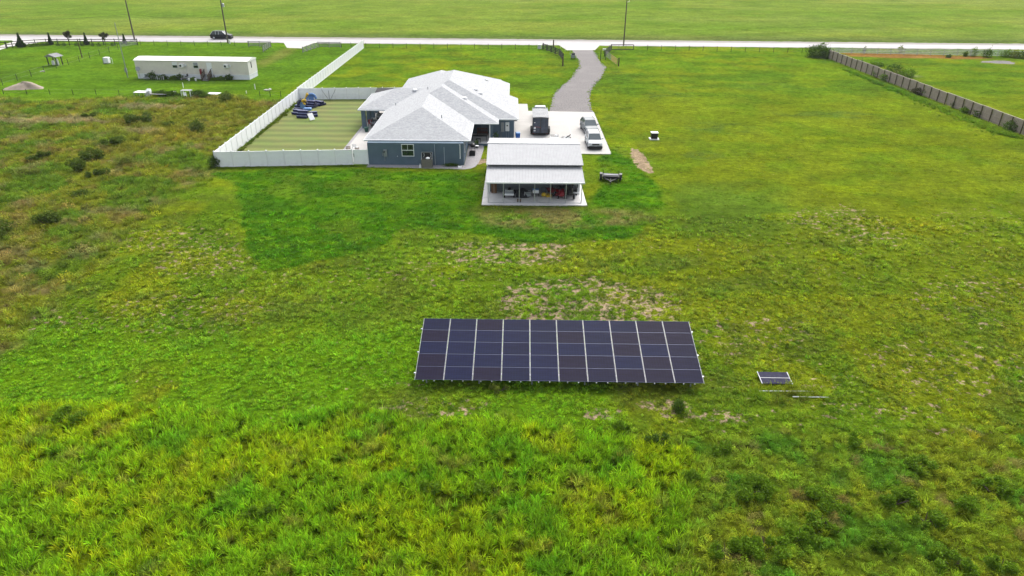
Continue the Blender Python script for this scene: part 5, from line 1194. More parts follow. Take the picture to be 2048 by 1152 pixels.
def mound(name, label, cat, loc, rx, ry, h, m, seed=2):
    rs = np.random.RandomState(seed); t = thing(name, label, cat, (*loc,0)); V = []; Fc = []; N, Q = 40, 14
    for j in range(Q+1):
        for i in range(N):
            a = i*2*math.pi/N; r = j/Q; ra = 1+.16*math.sin(a*3+seed)+.10*math.sin(a*7+seed*2); x = math.cos(a)*rx*r*ra; y = math.sin(a)*ry*r*ra; z = h*(math.cos(r*math.pi/2)**1.3)*(1+.25*(float(fbm(x+9*seed, y, 1.6, seed))-.5)*2)*(1+.2*math.sin(a+1)) if j < Q else -.03
            V.append((x,y,z))
    for j in range(Q):
        for i in range(N): Fc.append((j*N+i, j*N+(i+1)%N, (j+1)*N+(i+1)%N, (j+1)*N+i))
    mb = MB(); mb.add(V, [tuple(f[::-1]) for f in Fc]); mb.build('heap', m, t, smooth=True); return t
mound('dirt_mound', 'pale heap of sand and dirt in the grass at the left edge', 'dirt heap', at(47,176), 3.3, 2.0, 1.0, M['tan'])
mound('gravel_pile', 'low grey gravel pile near the ranch fence at far right', 'gravel heap', at(1998,124.5), 3.6, 2.2, .25, M['gravel'], 5)
# junk row in front of the mobile home
def box_table(name, label, cat, px, py, w, d, h, top, leg):
    t = thing(name, label, cat, (*at(px,py),0), R(random.uniform(-8,8))); m = MB(); m.box(-w/2,w/2,-d/2,d/2,h-.06,h); m.build('top', M[top], t)
    for sx in (-1,1):
        for sy in (-1,1): m = MB(); x, y = sx*(w/2-.08), sy*(d/2-.08); m.box(x-.05,x+.05,y-.05,y+.05,0,h-.06); m.build('leg', M[leg], t)
    return t
box_table('junk_table', 'white slab table at the left end of the junk row before the mobile home', 'table', 285,193, 2.0,1.5,.8,'white','meter')
t = thing('washing_machine', 'white appliance standing second in the junk row', 'appliance', (*at(299,192),0)); m = MB(); m.box(-.35,.35,-.35,.35,0,1.0); m.build('casing', M['white'], t, bevel=.03); m = MB(); m.box(-.3,.3,.2,.34,1.0,1.15); m.build('control_panel', M['trim'], t)
box_table('low_bench', 'long grey low bench in the junk row right of the appliance', 'bench', 318,193.5, 2.8,.5,.45,'greywood','dark')
box_table('junk_table', 'small cream table on pedestal legs in the middle of the junk row', 'table', 375,193, 1.6,1.0,1.05,'cushion','trim')
t = thing('broken_chair', 'white plastic chair tipped beside the cream table', 'chair', (*at(371,195),0), R(30)); m = MB(); m.box(-.25,.25,-.25,.25,.35,.4); m.build('seat', M['white'], t); m = MB(); m.box(-.25,.25,.22,.27,.4,.8); m.build('backrest', M['white'], t)
for s in (-.2,.2):
    for y in (-.2,.2): m = MB(); m.box(s-.025,s+.025,y-.025,y+.025,0,.35); m.build('leg', M['white'], t)
box_table('white_board', 'flat white board on low trestles at the right end of the junk row', 'board', 428,192, 2.0,1.4,.45,'white','dark')
box_table('green_board', 'small pale green board lying in the middle of the junk row bushes', 'board', 347,190.5, .9,.6,.6,'railwhite','dark')
for (px,py,lb) in ((367,176,'white marker stake in the grass below the left air conditioner'),(510.5,178.5,'white marker stake in the grass right of the mobile home steps'),(493,187,'short pale marker stake at the scrub edge')):
    t = thing('marker_stake', lb, 'stake', (*at(px,py),0)); m = MB(); m.box(-.05,.05,-.05,.05,0,.9 if py < 186 else .45); m.build('stake', M['white'], t)
t = thing('rubble', 'pale broken slabs lying flat in the grass near the diagonal fence', 'rubble', (*at(536,180),0)); m = MB(); rs_ = random.Random(3)
for k in range(7): m.cbox((rs_.uniform(-.7,.7),rs_.uniform(-.6,.6),.08+k*.01),(.5,.3,.06),rs_.uniform(0,3),rs_.uniform(-.2,.2))
m.build('slabs', M['concrete'], t)
t = thing('rubble', 'small pale stones in the grass right of the dirt heap', 'rubble', (*at(86,143.5),0)); m = MB()
for k in range(4): m.cbox((rs_.uniform(-.3,.3),rs_.uniform(-.2,.2),.07),(.35,.25,.15),rs_.uniform(0,3),.1)
m.build('stones', M['concrete'], t)
x, y = th(.75,-.6); t = thing('satellite_dish', 'pale satellite dish on a post at the left end of the mobile home', 'satellite dish', (x,y,0)); m = MB(); m.tube((0,0,0),(0,0,1.7),.04); m.build('mast', M['meter'], t); m = MB(); m.lathe([(.02,0),(.24,.04),(.42,.14)], n=16); o = m.build('dish', M['meter'], t); o.location = (0,-.1,1.8); o.rotation_euler = (R(60),0,R(20))
x, y = th(2.1,-1.1); t = thing('garden_chair', 'blue metal garden chair at the left end of the mobile home', 'chair', (x,y,0)); m = MB(); m.box(-.28,.28,-.28,.28,.42,.46); m.build('seat', M['navy'], t); m = MB(); m.box(-.28,.28,.25,.29,.46,.95); m.build('backrest', M['meter'], t)
for s in (-.25,.25):
    for yy in (-.25,.25): m = MB(); m.box(s-.025,s+.025,yy-.025,yy+.025,0,.42); m.build('leg', M['meter'], t)
x, y = th(2.6,-.9); t = thing('picket_edging', 'row of short white pickets along the foot of the mobile home', 'edging', (x,y,0), TRZ)
for k in range(8): m = MB(); m.box(k*.38-.06,k*.38+.06,-.02,.02,0,.62+.06*(k%3)); m.build('picket', M['white'], t)
x, y = th(9.3,-.9); t = thing('mobility_scooter', 'white and dark mobility scooter parked under the left window of the mobile home', 'scooter', (x,y,0), TRZ); m = MB(); m.box(-.7,.6,-.25,.25,.2,.38); m.build('deck', M['brownbox'], t, bevel=.03); m = MB(); m.box(.1,.6,-.25,.25,.6,.72); m.box(.5,.62,-.25,.25,.7,1.1); m.build('seat', M['black'], t, bevel=.03); m = MB(); m.bar((-.6,0,.3),(-.4,0,1.05),.08); m.bar((-.4,-.25,1.05),(-.4,.25,1.05),.04); m.build('tiller', M['white'], t)
for q in (-.55,.5):
    wh = wheel(t, q, .22, .2, .1, 1); wh.rotation_euler = (0,0,R(90)); wh = wheel(t, q, -.22, .2, .1, -1); wh.rotation_euler = (0,0,R(90))
for lx, lb in ((10.35,'white bucket beside the mobility scooter'),(11.6,'cream bucket at the foot of the wooden steps')):
    x, y = th(lx,-1.6); t = thing('bucket', lb, 'bucket', (x,y,0)); m = MB(); m.lathe([(.15,0),(.19,.42),(.2,.44)], n=12); m.build('pail', M['white'], t)
x, y = th(11.95,-.5); t = thing('red_cloth', 'dark red cloth hung on the left handrail of the mobile home steps', 'cloth', (x+.35,y,.95), TRZ); m = MB(); m.loft([[(-.1,-.3,z),(.05+.03*math.sin(z*9),-.3,z),(.05,.3,z),(-.1+.03*math.cos(z*7),.3,z)] for z in (0,.3,.6,.95)]); m.build('cloth', M['red'], t)
x, y = th(14.5,-.35); t = thing('lean_board', 'black plank leaning on the white skirting right of the steps', 'plank', (x,y,0), TRZ); m = MB(); m.bar((.15,-.2,0),(-.1,.3,.85),.12,.05); m.build('plank', M['black'], t)

# ---------------------------------------------------------------- trees and bushes
for (px,py,h,w,lb) in ((43,94.5,3.0,1.15,'broad dark cypress, widest of the row by the black board fence'),(102.5,90,2.6,.62,'slim dark cypress second from the left by the black board fence'),(174,90,2.6,.66,'slim cypress between the two dark leaved trees'),(250,87,2.0,.5,'smallest cypress, at the right end of the row near the grey tube gate')):
    t = thing('cypress', lb, 'cypress tree', (*at(px,py),0), 0, 'cypresses along the black board fence'); leaves('crown', 3600, (0,0,h/2+.15), (w,w,h/2), .15, M['leafcyp'], t, np.random.RandomState(px if isinstance(px,int) else 5), 'cone', .3); m = MB(); m.tube((0,0,0),(0,0,h*.8),.07,.02,n=6); m.build('trunk', M['trunk'], t)
ltree('dark leaved young tree between the first two slim cypresses', at(140,91), 3.3, .95, 'leafpurple', 3)
ltree('dark leaved young tree left of the smallest cypress', at(212,92), 3.1, .95, 'leafpurple', 4)
SHL = ['small shrub touching the right side of the broad cypress','small shrub second to the right of the broad cypress','small shrub midway between the broad cypress and the fence corner','small shrub left of the fence corner post','small shrub at the fence corner just left of the slim cypress','small shrub just right of the slim cypress near the fence corner',
 'small shrub left of the first dark leaved tree','small shrub right of the first dark leaved tree','small shrub left of the middle slim cypress','small shrub right of the middle slim cypress','small shrub left of the second dark leaved tree','small shrub left of the smallest cypress, last of the row']
pos = ((60,94),(68,93.4),(77,92.8),(86,92.3),(94,91.8),(117,91.5),(129,91.8),(154,92),(165,92),(186,92.3),(199,92.3),(226,92))
for i,(px,py) in enumerate(pos):
    bush('small_shrub', SHL[i], 'shrub', at(px,py), (.5,.5,.45), 'leafdark', 260, .09, group='small shrubs along the black board fence', trunk=False)
dark = [(95,452,1.6,1.3,.95,'leafdark','largest round dark bush in the brown scrub at left'),(284,247,2.6,1.7,1.0,'leafdark','wide dark bush in the scrub left of the long white fence'),(396,263,1.1,1.0,.95,'leafdark','single dark bush nearest the long white fence'),
 (454,203,1.1,1.0,.9,'leafdark','upright dark bush below the white board of the junk row'),(229,292,1.7,1.3,.8,'leafmid','dark bush below the wide bush in the scrub'),(192,322,1.8,1.3,.9,'leafdark','dark bush in the middle of the scrub, upper one of three close together'),
 (163,342,1.5,1.3,1.0,'leafdark','dark bush in the middle of the scrub, left one of three close together'),(199,355,1.5,1.1,.7,'leafmid','rounder green bush in the middle of the scrub, lowest of three close together'),(82,320,1.6,1.2,.7,'leafdark','low dark bush at the left part of the scrub'),
 (60,352,1.7,1.3,.55,'leafyel','olive bush at the left of the scrub below the low dark one'),(343,252,.7,.6,.4,'leafdark','tiny dark bush between the wide bush and the long white fence'),(2,470,1.0,1.6,.8,'leafmid','green bush cut off by the left picture edge'),(180,235,1.8,1.1,.5,'leafmid','low bush near the top of the scrub'),
 (255,328,1.3,.9,.5,'leafyel','olive bush right of the three close bushes in the scrub'),(165,392,1.1,.9,.35,'leafdark','small dark weed clump at the lower edge of the scrub')]
for (px,py,rx,ry,rz_,mt,lb) in dark: bush('bush', lb, 'bush', at(px,py), (rx*.9,ry*.9,rz_*.9), 'leafscrub' if mt != 'leafyel' else mt, int(1300*rx), .10, 'weed' if rx > 1.4 else 'ball', group='bushes in the brown scrub')
bush('bush', 'dark leafy bush at the near left corner of the white fence', 'bush', at(432,334), (.65,.5,.75), 'leafdark', 900, .11)
bush('bush', 'big round dark bush at the far end of the wooden privacy fence', 'bush', at(1636,114.5), (2.4,1.8,1.5), 'leafdark', 4200, .14)
bush('bush', 'darker bush touching the first panel of the wooden privacy fence', 'bush', at(1652,117), (.9,1.0,1.3), 'leafdark', 1200, .12)
fx = [(1722,134,.5,.8,'leafdark','small bush against the wooden fence, farthest up its near side'),(1757,154,.9,.7,'leafmid','bush against the wooden fence above the tall twin bushes'),(1774,162,1.1,.8,'leafmid','rounded green bush against the middle of the wooden fence'),(1791,166,.7,.6,'leafdark','dark narrow bush against the middle of the wooden fence'),
 (1839,189,1.2,.6,'leafpurple','brown weed clump against the wooden fence'),(1862,193,1.0,.7,'leafmid','green weed clump right of the brown one at the wooden fence'),(1877,200,.5,.9,'leafdark','dark upright weed at a wooden fence post'),(1918,216,.9,.6,'leafdark','dark weed clump lower down the wooden fence'),
 (1935,226,1.0,.5,'leafmid','low green weeds lower down the wooden fence'),(1967,235,1.3,.7,'leafdark','long dark weed clump near the right end of the wooden fence'),(2025,262,1.2,.8,'leafdark','weed clump at the wooden fence where it leaves the picture')]
for (px,py,rx,rz_,mt,lb) in fx: bush('bush', lb, 'bush', at(px-2,py), (rx,rx*.8,rz_), mt, int(1100*rx), .11, group='weeds along the wooden fence')
bk = [(1787,147,1.6,1.0,'leafdark','dark weedy bush behind the wooden fence'),(1800,150,1.4,.6,'leafyel','yellow green bush behind the wooden fence'),(1815,154,1.6,.9,'leafmid','wide green bush behind the wooden fence'),(1754,132,1.6,.5,'leafmid','low weeds behind the far part of the wooden fence'),
 (1946,112,.9,1.0,'leafmid','pale green sapling among the ranch rails'),(2012,114,1.3,.85,'leafmid','round green bush in the ranch fence at far right'),(2046,117,1.5,1.0,'leafdark','dark bush at the right picture edge by the ranch fence'),(1930,113,.5,.6,'leafdark','thin dark shrub left of the pale sapling'),
 (1974,115,1.1,1.1,'leafdark','thin shrub left of the grey gravel pile'),(1728,105.5,.45,.7,'leafdark','small dark shrub at the left part of the ranch fence'),(2029,116,1.0,.9,'leafyel','olive shrub between the two right edge bushes'),(1800,106,.6,.9,'leafyel','wispy sapling in front of the road by the ranch fence'),(1897,115,.6,.35,'leafdark','tiny dark weed below the ranch fence')]
for (px,py,rx,rz_,mt,lb) in bk: bush('bush', lb, 'bush', at(px,py), (rx,rx*.8,rz_), mt, int(650*rx), .13, group='bushes beyond the wooden fence')
hb = [(3.2,-.8,1.0,.9,'leafdark','dark leafy bush at the left end of the mobile home'),(5.0,-.6,1.2,.55,'leafdark','low dark bush behind the white pickets'),(7.0,-.5,.9,.45,'leafmid','low bush right of the white pickets'),(8.35,-.8,.7,.75,'leafdark','dark bush left of the mobility scooter'),
 (10.9,-1.0,.7,.35,'leafmid','weeds left of the wooden steps'),(16.0,-.7,1.0,.5,'leafmid','bushy weeds in the middle of the right skirting'),(17.4,-.6,.85,.7,'leafdark','dark round bush near the right corner of the mobile home'),(14.6,-.7,1.1,.3,'leafmid','low weeds right of the wooden steps')]
for (lx,ly,rx,rz_,mt,lb) in hb: bush('bush', lb, 'bush', th(lx,ly), (rx*.85,.4,rz_*.8), mt, int(900*rx), .11, group='bushes along the mobile home')
jb = [(325,191.5,1.6,.7,'leafdark','dark weeds at the left of the junk row'),(345,193,1.7,.7,'leafdark','dark weeds in the middle of the junk row'),(398,192.5,1.6,.8,'leafdark','dark weeds between the cream table and the white board'),(412,193.5,1.2,.5,'leafmid','green weeds at the foot of the white board')]
for (px,py,rx,rz_,mt,lb) in jb: bush('bush', lb, 'bush', at(px,py), (rx*.85,.6,rz_*.7), mt, int(1000*rx), .10, group='weeds in the junk row')
bush('bush', 'low dark weeds at the base of the near house wall right of the conduit', 'bush', (-7.2,77.35), (.85,.25,.22), 'leafdark', 700, .07, trunk=False)
bush('bush', 'small dark bush on the bare soil in front of the solar array', 'bush', at(1357,820), (.35,.35,.38), 'leafdark', 1500, .045)
bush('bush', 'tall weeds growing at the front edge of the solar array', 'bush', at(1000,783), (.9,.35,.3), 'leafyel', 1000, .05, 'weed')
bush('bush', 'dark leafy weed with pale tips at the top of the weedy corner', 'bush', at(1312,888), (.75,.55,.45), 'leafdark', 2600, .05, 'weed')
bush('bush', 'dark leafy weed left of the pale tipped one', 'bush', at(1243,862), (.6,.45,.35), 'leafmid', 2000, .05, 'weed')
wd = [(1500,985,1.2,'leafmid','broad leafy weed at the left of the weedy corner'),(1655,1005,1.1,'leafmid','leafy weed in the middle of the weedy corner'),(1790,1010,1.15,'leafmid','dark leafy weed cluster right of the middle of the weedy corner'),(1850,1045,.9,'leafmid','leafy weed below the dark cluster'),
 (1530,1100,1.2,'leafmid','leafy weed cluster low in the weedy corner'),(1600,1080,.9,'leafdark','dark weed just right of the low leafy cluster'),(1450,1110,.9,'leafmid','weed at the boundary of tall grass and weedy corner'),(1840,935,.9,'leafdark','dark weed near the upper edge of the weedy corner'),(1930,1020,.7,'leafdark','dark weed right of the dark cluster'),
 (1700,890,.75,'leafmid','small leafy weed at the upper edge of the weedy corner'),(1900,1130,1.0,'leafmid','leafy weed at the bottom edge right of the middle'),(2000,1140,.8,'leafmid','leafy weed in the bottom right corner'),(1980,985,.9,'leafdark','dark weed near the right picture edge'),(1640,1050,.8,'leafmid','pale leaved weed between the clusters'),(1760,1090,.9,'leafyel','olive weed at the bottom middle of the weedy corner'),
 (1380,960,.7,'leafdark','dark weed among tall grass left of the weedy corner'),(1440,905,.7,'leafmid','green weed just below the bare soil')]
for (px,py,r,mt,lb) in wd: bush('weed', lb, 'weed', at(px,py), (r*.9,r*.7,.38), 'leafmid', int(2400*r*r), .06, 'weed', group='leafy weeds in the weedy corner')
lg = [(145,840,.9,'dark weed clump in the tall grass at upper left'),(960,985,.6,'dark weed in the tall grass below the solar array'),(860,990,.55,'dark weed left of the middle of the tall grass'),(515,1040,.8,'dark green clump in the tall grass left of the middle')]
for (px,py,r,lb) in lg: bush('weed', lb, 'weed', at(px,py), (r,r*.8,.45), 'leafmid', int(2400*r*r)+500, .06, 'weed', group='dark weeds in the tall grass')

# ---------------------------------------------------------------- grass as scattered tufts (geometry nodes)
LIB = bpy.data.collections.new('grass_sources')
def tuft(name, n, rad, h, w, curl, seed, flat=False, var=.25):
    rs = np.random.RandomState(seed); V = []; Fc = []; B = []
    for k in range(n):
        a = rs.uniform(0,6.283); r = rad*rs.uniform(0,1)**.5; bx_, by_ = math.cos(a)*r*.6, math.sin(a)*r*.6; d = a+rs.normal()*.6
        hh = h*rs.uniform(.5,1.15); cu = curl*rs.uniform(.4,1.3)*hh; ww = w*rs.uniform(.7,1.3); f = rs.uniform(0,3.14); ux, uy = math.cos(f)*ww/2, math.sin(f)*ww/2
        n0 = len(V); c = rs.uniform(1-var,1+var); warm = rs.uniform(0,1) < .07
        for j, t_ in enumerate((0,.4,.75,1)):
            x = bx_+math.cos(d)*cu*t_**2; y = by_+math.sin(d)*cu*t_**2; z = hh*(t_-.35*curl*t_**2.5); q = (1,.9,.6,.0)[j]
            if j < 3: V += [(x-ux*q,y-uy*q,z),(x+ux*q,y+uy*q,z)]; B += [(c*(1.3 if warm else 1), c*(1.0 if warm else 1), c*(1.4 if warm else 1), 1)]*2
            else: V.append((x,y,z)); B.append((c*(1.35 if warm else 1.05), c*1.05, c, 1))
        Fc += [(n0,n0+1,n0+3,n0+2),(n0+2,n0+3,n0+5,n0+4),(n0+4,n0+5,n0+6)]
    me = bpy.data.meshes.new(name); me.from_pydata(V, [], Fc); set_bv(me, B); me.materials.append(M['grassblade']); o = bpy.data.objects.new(name, me); return o
def leafy(name, n, r, h, size, seed):
    o = leaves(name, n, (0,0,h*.5), (r,r,h*.55), size, M['grassblade'], None, np.random.RandomState(seed), up=.6); COL.objects.unlink(o); return o
def scatter(name, label, cat, X, Y, protos, pi, scale, tint, tilt=.12, seed=1):
    n = len(X); rs = np.random.RandomState(seed)
    col = bpy.data.collections.new('source_'+name)
    for o in protos: col.objects.link(o)
    me = bpy.data.meshes.new(name); me.vertices.add(n); me.vertices.foreach_set('co', np.stack([X,Y,np.zeros(n)],1).astype(np.float32).ravel())
    def A_(nm, ty, v, key): a = me.attributes.new(nm, ty, 'POINT'); a.data.foreach_set(key, np.asarray(v).ravel())
    A_('pi','INT',pi.astype(np.int32),'value'); A_('sc','FLOAT_VECTOR',scale.astype(np.float32),'vector')
    A_('ro','FLOAT_VECTOR',np.stack([rs.normal(0,tilt,n), rs.normal(0,tilt,n), rs.uniform(0,6.283,n)],1).astype(np.float32),'vector')
    A_('tint','FLOAT_COLOR',np.concatenate([tint,np.ones((n,1))],1).astype(np.float32),'color')
    o = bpy.data.objects.new(name, me); COL.objects.link(o); tag(o, label, cat, kind='stuff')
    g = bpy.data.node_groups.new(name, 'GeometryNodeTree'); g.interface.new_socket('Geometry', in_out='INPUT', socket_type='NodeSocketGeometry'); g.interface.new_socket('Geometry', in_out='OUTPUT', socket_type='NodeSocketGeometry')
    N = g.nodes; L = g.links; i = N.new('NodeGroupInput'); u = N.new('NodeGroupOutput'); p = N.new('GeometryNodeInstanceOnPoints'); c = N.new('GeometryNodeCollectionInfo')
    c.inputs['Collection'].default_value = col; c.inputs['Separate Children'].default_value = True; c.inputs['Reset Children'].default_value = True
    def na(nm, dt): q = N.new('GeometryNodeInputNamedAttribute'); q.data_type = dt; q.inputs['Name'].default_value = nm; return q.outputs['Attribute']
    L.new(i.outputs[0], p.inputs['Points']); L.new(c.outputs[0], p.inputs['Instance']); p.inputs['Pick Instance'].default_value = True
    L.new(na('pi','INT'), p.inputs['Instance Index']); L.new(na('sc','FLOAT_VECTOR'), p.inputs['Scale'])
    e2r = N.new('FunctionNodeEulerToRotation'); L.new(na('ro','FLOAT_VECTOR'), e2r.inputs[0]); L.new(e2r.outputs[0], p.inputs['Rotation'])
    L.new(p.outputs[0], u.inputs[0]); md = o.modifiers.new('scatter', 'NODES'); md.node_group = g
    return o
def keepout(X, Y):
    k = np.ones(len(X), bool)
    for (x0,x1,y0,y1) in ((-21.4,-3.6,76.3,117.2),(-3.6,12.4,86,105.9),(-2.0,12.4,82.8,90),(-3.15,7.5,64.4,78.0),(-34.4,-20,76.3,113.5),(13.3,15.0,33.0,33.05)): k &= ~((X > x0)&(X < x1)&(Y > y0)&(Y < y1))
    dv_ = inpoly(X, Y, [(1096,226),(1105.9,192.9),(1116.4,177.6),(1143,154.7),(1150.8,141.3),(1159.3,133.7),(1156.5,118.4),(1144,98),(1188,98),(1198.5,120.3),(1212.8,135.6),(1204,152.8),(1179.5,183.3),(1180,200.5),(1184,219.6),(1187,226)], .1, 0)
    k &= dv_ < .5; k &= Y < road_y(X)-1
    a0 = (TA[0]-.3, TA[1]-.1); k &= ~((X > a0[0])&(X < a0[0]+TL+.6)&(Y > a0[1])&(Y < a0[1]+4.8))
    return k
def infov(X, Y, pad=60):
    """only where the photo's surroundings can see it"""
    c = Y*FW.y+(0-H)*FW.z; px = 1024+F*X/c; py = 576+F*(H*math.cos(p_)-Y*math.sin(p_))/c
    return (px > -pad*2)&(px < 2048+pad*2)&(py < 1152+pad*3)
def gen(rs, x0, x1, y0, y1, dens):
    n = int((x1-x0)*(y1-y0)*dens); X = rs.uniform(x0,x1,n); Y = rs.uniform(y0,y1,n); k = infov(X, Y); X, Y = X[k], Y[k]; k = keepout(X, Y); return X[k], Y[k]
rs = np.random.RandomState(11)
def finish(name, label, cat, X, Y, w, protos, sc, jit=.22, gain=1.0, seed=1, tilt=.12, hue=None):
    m = masks(X, Y); keep = rs.uniform(0,1,len(X)) < w(m, X, Y); X, Y = X[keep], Y[keep]; m = {k: v[keep] for k, v in m.items()}
    n = len(X); c = gcol(X, Y, m)*gain; c = c*(1+rs.normal(0,jit,(n,1))).clip(.35,1.9)
    c[:,0] *= (1+rs.normal(0,.10,n)).clip(.6,1.4)
    if hue is not None: c = c*hue
    s = sc(m, X, Y, n)
    if s.ndim == 1: s = np.stack([s,s,s],1)
    print(name, n)
    return scatter(name, label, cat, X, Y, protos, rs.randint(0,len(protos),n), s, c.clip(.002,.6), tilt, seed)
tall = [tuft('tall_tuft', 26, .21, .70, .033, .50, s, var=.65) for s in range(6)]
short = [tuft('short_tuft', 22, .17, .20, .032, .9, 20+s, var=.55) for s in range(4)]
lawn = [tuft('lawn_tuft', 26, .36, .12, .045, .8, 40+s) for s in range(3)]
weedp = [leafy('weed_tuft', 110, .30, .34, .05, 60+s) for s in range(3)]
scrubp = [tuft('scrub_tuft', 42, .42, .55, .035, .8, 80+s) for s in range(3)]+[leafy('scrub_weed', 90, .40, .45, .07, 90)]
X, Y = gen(rs, -34, 34, 15, 31.5, 36)
finish('tall_grass', 'tall bright green grass filling the foreground', 'grass', X, Y, lambda m,X,Y: m['tall']*(.22+.78*sm(fbm(X,Y,.55,5), .36, .54)), tall, lambda m,X,Y,n: (.70+.35*fbm(X,Y,1.2,91))*rs.uniform(.45,1.15,n), .24, 2.35, 2, .28, np.array((1.02,1.05,1)))
X, Y = gen(rs, -2, 34, 15, 32, 15)
finish('weed_patch', 'low leafy weeds and rough grass in the near right corner', 'weeds', X, Y, lambda m,X,Y: m['weed']*.9, weedp+scrubp[:2], lambda m,X,Y,n: (.35+.6*fbm(X,Y,2,93))*rs.uniform(.6,1.2,n), .3, 2.35, 3, .2)
X, Y = gen(rs, -55, 55, 24, 62, 13)
X2, Y2 = gen(rs, -42, 42, 24, 46, 15); X = np.concatenate([X, X2]); Y = np.concatenate([Y, Y2])
finish('lawn_clumps', 'short patchy grass clumps around and beyond the solar array', 'grass', X, Y, lambda m,X,Y: (1-m['tall'])*(1-m['weed'])*(1-m['scrub'])*(1-.72*m['sand'])*(1-.75*sm(Y,44,62))*(.30+.7*sm(fbm(X,Y,.9,95),.40,.55)), short, lambda m,X,Y,n: (.40+.9*fbm(X,Y,1.3,97)**1.5)*rs.uniform(.6,1.35,n)*(1+sm(Y,30,60)*.6), .26, 2.15, 4, .12)
# darker weedy tufts that stand out between the sand patches
X, Y = gen(rs, -50, 55, 25, 62, 4.5)
finish('dark_tufts', 'dark green weed tufts dotted over the sandy patches', 'weeds', X, Y, lambda m,X,Y: (1-m['tall'])*(1-m['weed'])*(.03+.8*sm(m['bare'],.3,.9)+.3*sm(fbm(X,Y,4,22),.58,.7))*(1-m['lush'])*(1-m['scrub']), weedp+short[:2], lambda m,X,Y,n: rs.uniform(.25,.62,n), .2, 1.15, 5, .12, np.array((.62,.82,.9)))
X, Y = gen(rs, -40, 45, 42, 125, 3.2)
finish('thick_lawn', 'thick darker lawn around the house and shed', 'grass', X, Y, lambda m,X,Y: m['lush'], lawn, lambda m,X,Y,n: (.8+.8*fbm(X,Y,2,99))*rs.uniform(.7,1.3,n), .15, 1.75, 6)
X, Y = gen(rs, -90, 95, 46, 110, 2.4)
finish('field_grass', 'mown grass of the open fields', 'grass', X, Y, lambda m,X,Y: (1-m['tall'])*(1-m['scrub'])*(1-m['lush'])*(1-m['sand'])*(1-.97*sm(Y,62,105))*sm(Y,46,58)*.7*sm(fbm(X,Y,3,96),.35,.6), lawn, lambda m,X,Y,n: (.7+.6*fbm(X,Y,2,99))*rs.uniform(.6,1.4,n)*np.stack([1+0*X,1+0*X,.7+0*X],1).T if False else (.7+.6*fbm(X,Y,2,99))*rs.uniform(.5,1.0,n), .12, 1.9, 7)
X, Y = gen(rs, -100, -8, 30, 125, 3.6)
finish('scrub_growth', 'rough brown and olive scrub beside the white fence', 'scrub', X, Y, lambda m,X,Y: m['scrub']*(.4+.6*sm(fbm(X,Y,2,101),.35,.5)), scrubp, lambda m,X,Y,n: (.45+.9*fbm(X,Y,3,103))*rs.uniform(.6,1.4,n), .28, 1.9, 8, .2)
# taller strip of weeds along the wooden fence
a = at(1700,140); b = at(2048,275); n = 1500; u = rs.uniform(0,1,n)**.8; X = a[0]+(b[0]-a[0])*u-.9-rs.exponential(.55,n)*(.3+u); Y = a[1]+(b[1]-a[1])*u+rs.uniform(-1,1,n)
finish('fence_weeds', 'long bright weeds growing along the foot of the wooden fence', 'weeds', X, Y, lambda m,X,Y: np.ones(len(X))*.9, scrubp[:3], lambda m,X,Y,n: rs.uniform(.5,1.1,n), .25, 1.8, 9, .2, np.array((.85,1.05,.8)))
# weeds inside the yard along the white fence foot
u = rs.uniform(0,1,260); X = -34.0-.75*u+rs.exponential(.12,260)+.12; Y = 77+36*u
finish('yard_edge_weeds', 'tufts of grass along the inside foot of the long white fence', 'grass', X, Y, lambda m,X,Y: np.ones(len(X))*.8, short, lambda m,X,Y,n: rs.uniform(.8,2.4,n), .2, .9, 10, .15)
X = rs.uniform(-34,-18,200); Y = 76.2+.075*(X+34)+rs.exponential(.15,200)*-1
finish('fence_foot_grass', 'uneven grass tips along the outer foot of the near white fence', 'grass', X, Y, lambda m,X,Y: np.ones(len(X)), lawn, lambda m,X,Y,n: rs.uniform(.6,1.3,n), .2, 1.3, 12)

# tufts half hiding the loose panel and the pipes
X = np.concatenate([rs.uniform(14.3,18.9,90), rs.uniform(14.8,17.2,30)]); Y = np.concatenate([rs.uniform(32.4,33.5,90), rs.uniform(33.5,33.75,30)])
finish('pipe_weeds', 'rough grass growing over the white pipes right of the array', 'grass', X, Y, lambda m,X,Y: np.ones(len(X))*.75, short+scrubp[:2], lambda m,X,Y,n: rs.uniform(.5,1.3,n), .25, 1.9, 13, .2)
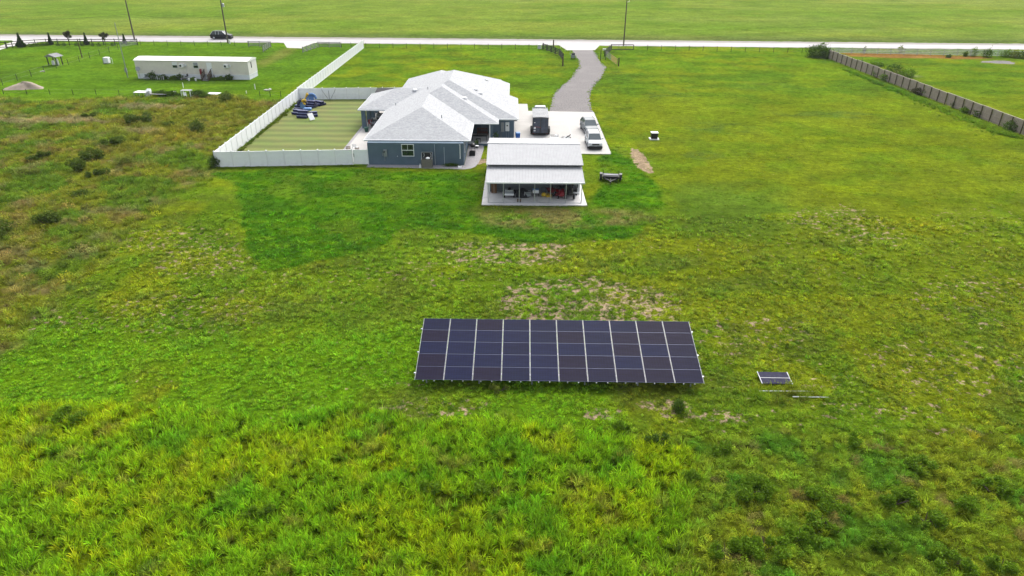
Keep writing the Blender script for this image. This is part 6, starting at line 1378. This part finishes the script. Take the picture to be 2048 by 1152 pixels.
# grass creeping over the edges of the gravel and the concrete
E_ = [((1105.9,192.9),(1116.4,177.6)),((1098,222),(1105.9,192.9)),((1116.4,177.6),(1143,154.7)),((1143,154.7),(1159.3,133.7)),((1159.3,133.7),(1156.5,118.4)),((1188,100.2),(1198.5,120.3)),((1198.5,120.3),(1212.8,135.6)),((1212.8,135.6),(1204,152.8)),((1204,152.8),(1179.5,183.3)),((1179.5,183.3),(1184,219.6))]
X = []; Y = []
for a_, b_ in E_:
    a_, b_ = at(*a_), at(*b_); k = int(math.dist(a_,b_)*7); u = rs.uniform(0,1,k); X.append(a_[0]+(b_[0]-a_[0])*u+rs.normal(0,.28,k)); Y.append(a_[1]+(b_[1]-a_[1])*u)
for (x0,y0,x1,y1) in ((12.2,82.7,12.35,105.3),(7.3,82.75,12.2,82.7),(-3.1,64.4,7.45,64.4),(7.42,64.5,7.38,77.9),(-3.1,64.5,-3.0,77.9),(2.3,105.9,4.5,105.8),(-16.9,76.7,-5.6,76.2)):
    k = int(math.dist((x0,y0),(x1,y1))*9); u = rs.uniform(0,1,k); X.append(x0+(x1-x0)*u+rs.normal(0,.07,k)); Y.append(y0+(y1-y0)*u+rs.normal(0,.07,k))
X = np.concatenate(X); Y = np.concatenate(Y)
finish('edge_grass', 'ragged grass along the edges of gravel, concrete and slab', 'grass', X, Y, lambda m,X,Y: np.ones(len(X))*.8, lawn, lambda m,X,Y,n: rs.uniform(.35,.9,n), .2, 1.7, 14, .15)

# ---------------------------------------------------------------- the air between here and the far field
hz = MB(); hz.box(-2300, 2300, -140, 2700, -1.0, 30)
hm = bpy.data.materials.new('haze'); hm.use_nodes = True; t_ = hm.node_tree; t_.nodes.remove(t_.nodes['Principled BSDF'])
pv = t_.nodes.new('ShaderNodeVolumePrincipled'); pv.inputs['Color'].default_value = (.82,.88,.92,1); pv.inputs['Density'].default_value = .00012
t_.links.new(pv.outputs[0], t_.nodes['Material Output'].inputs['Volume'])
tag(hz.build('haze', hm), None, None, kind='stuff')
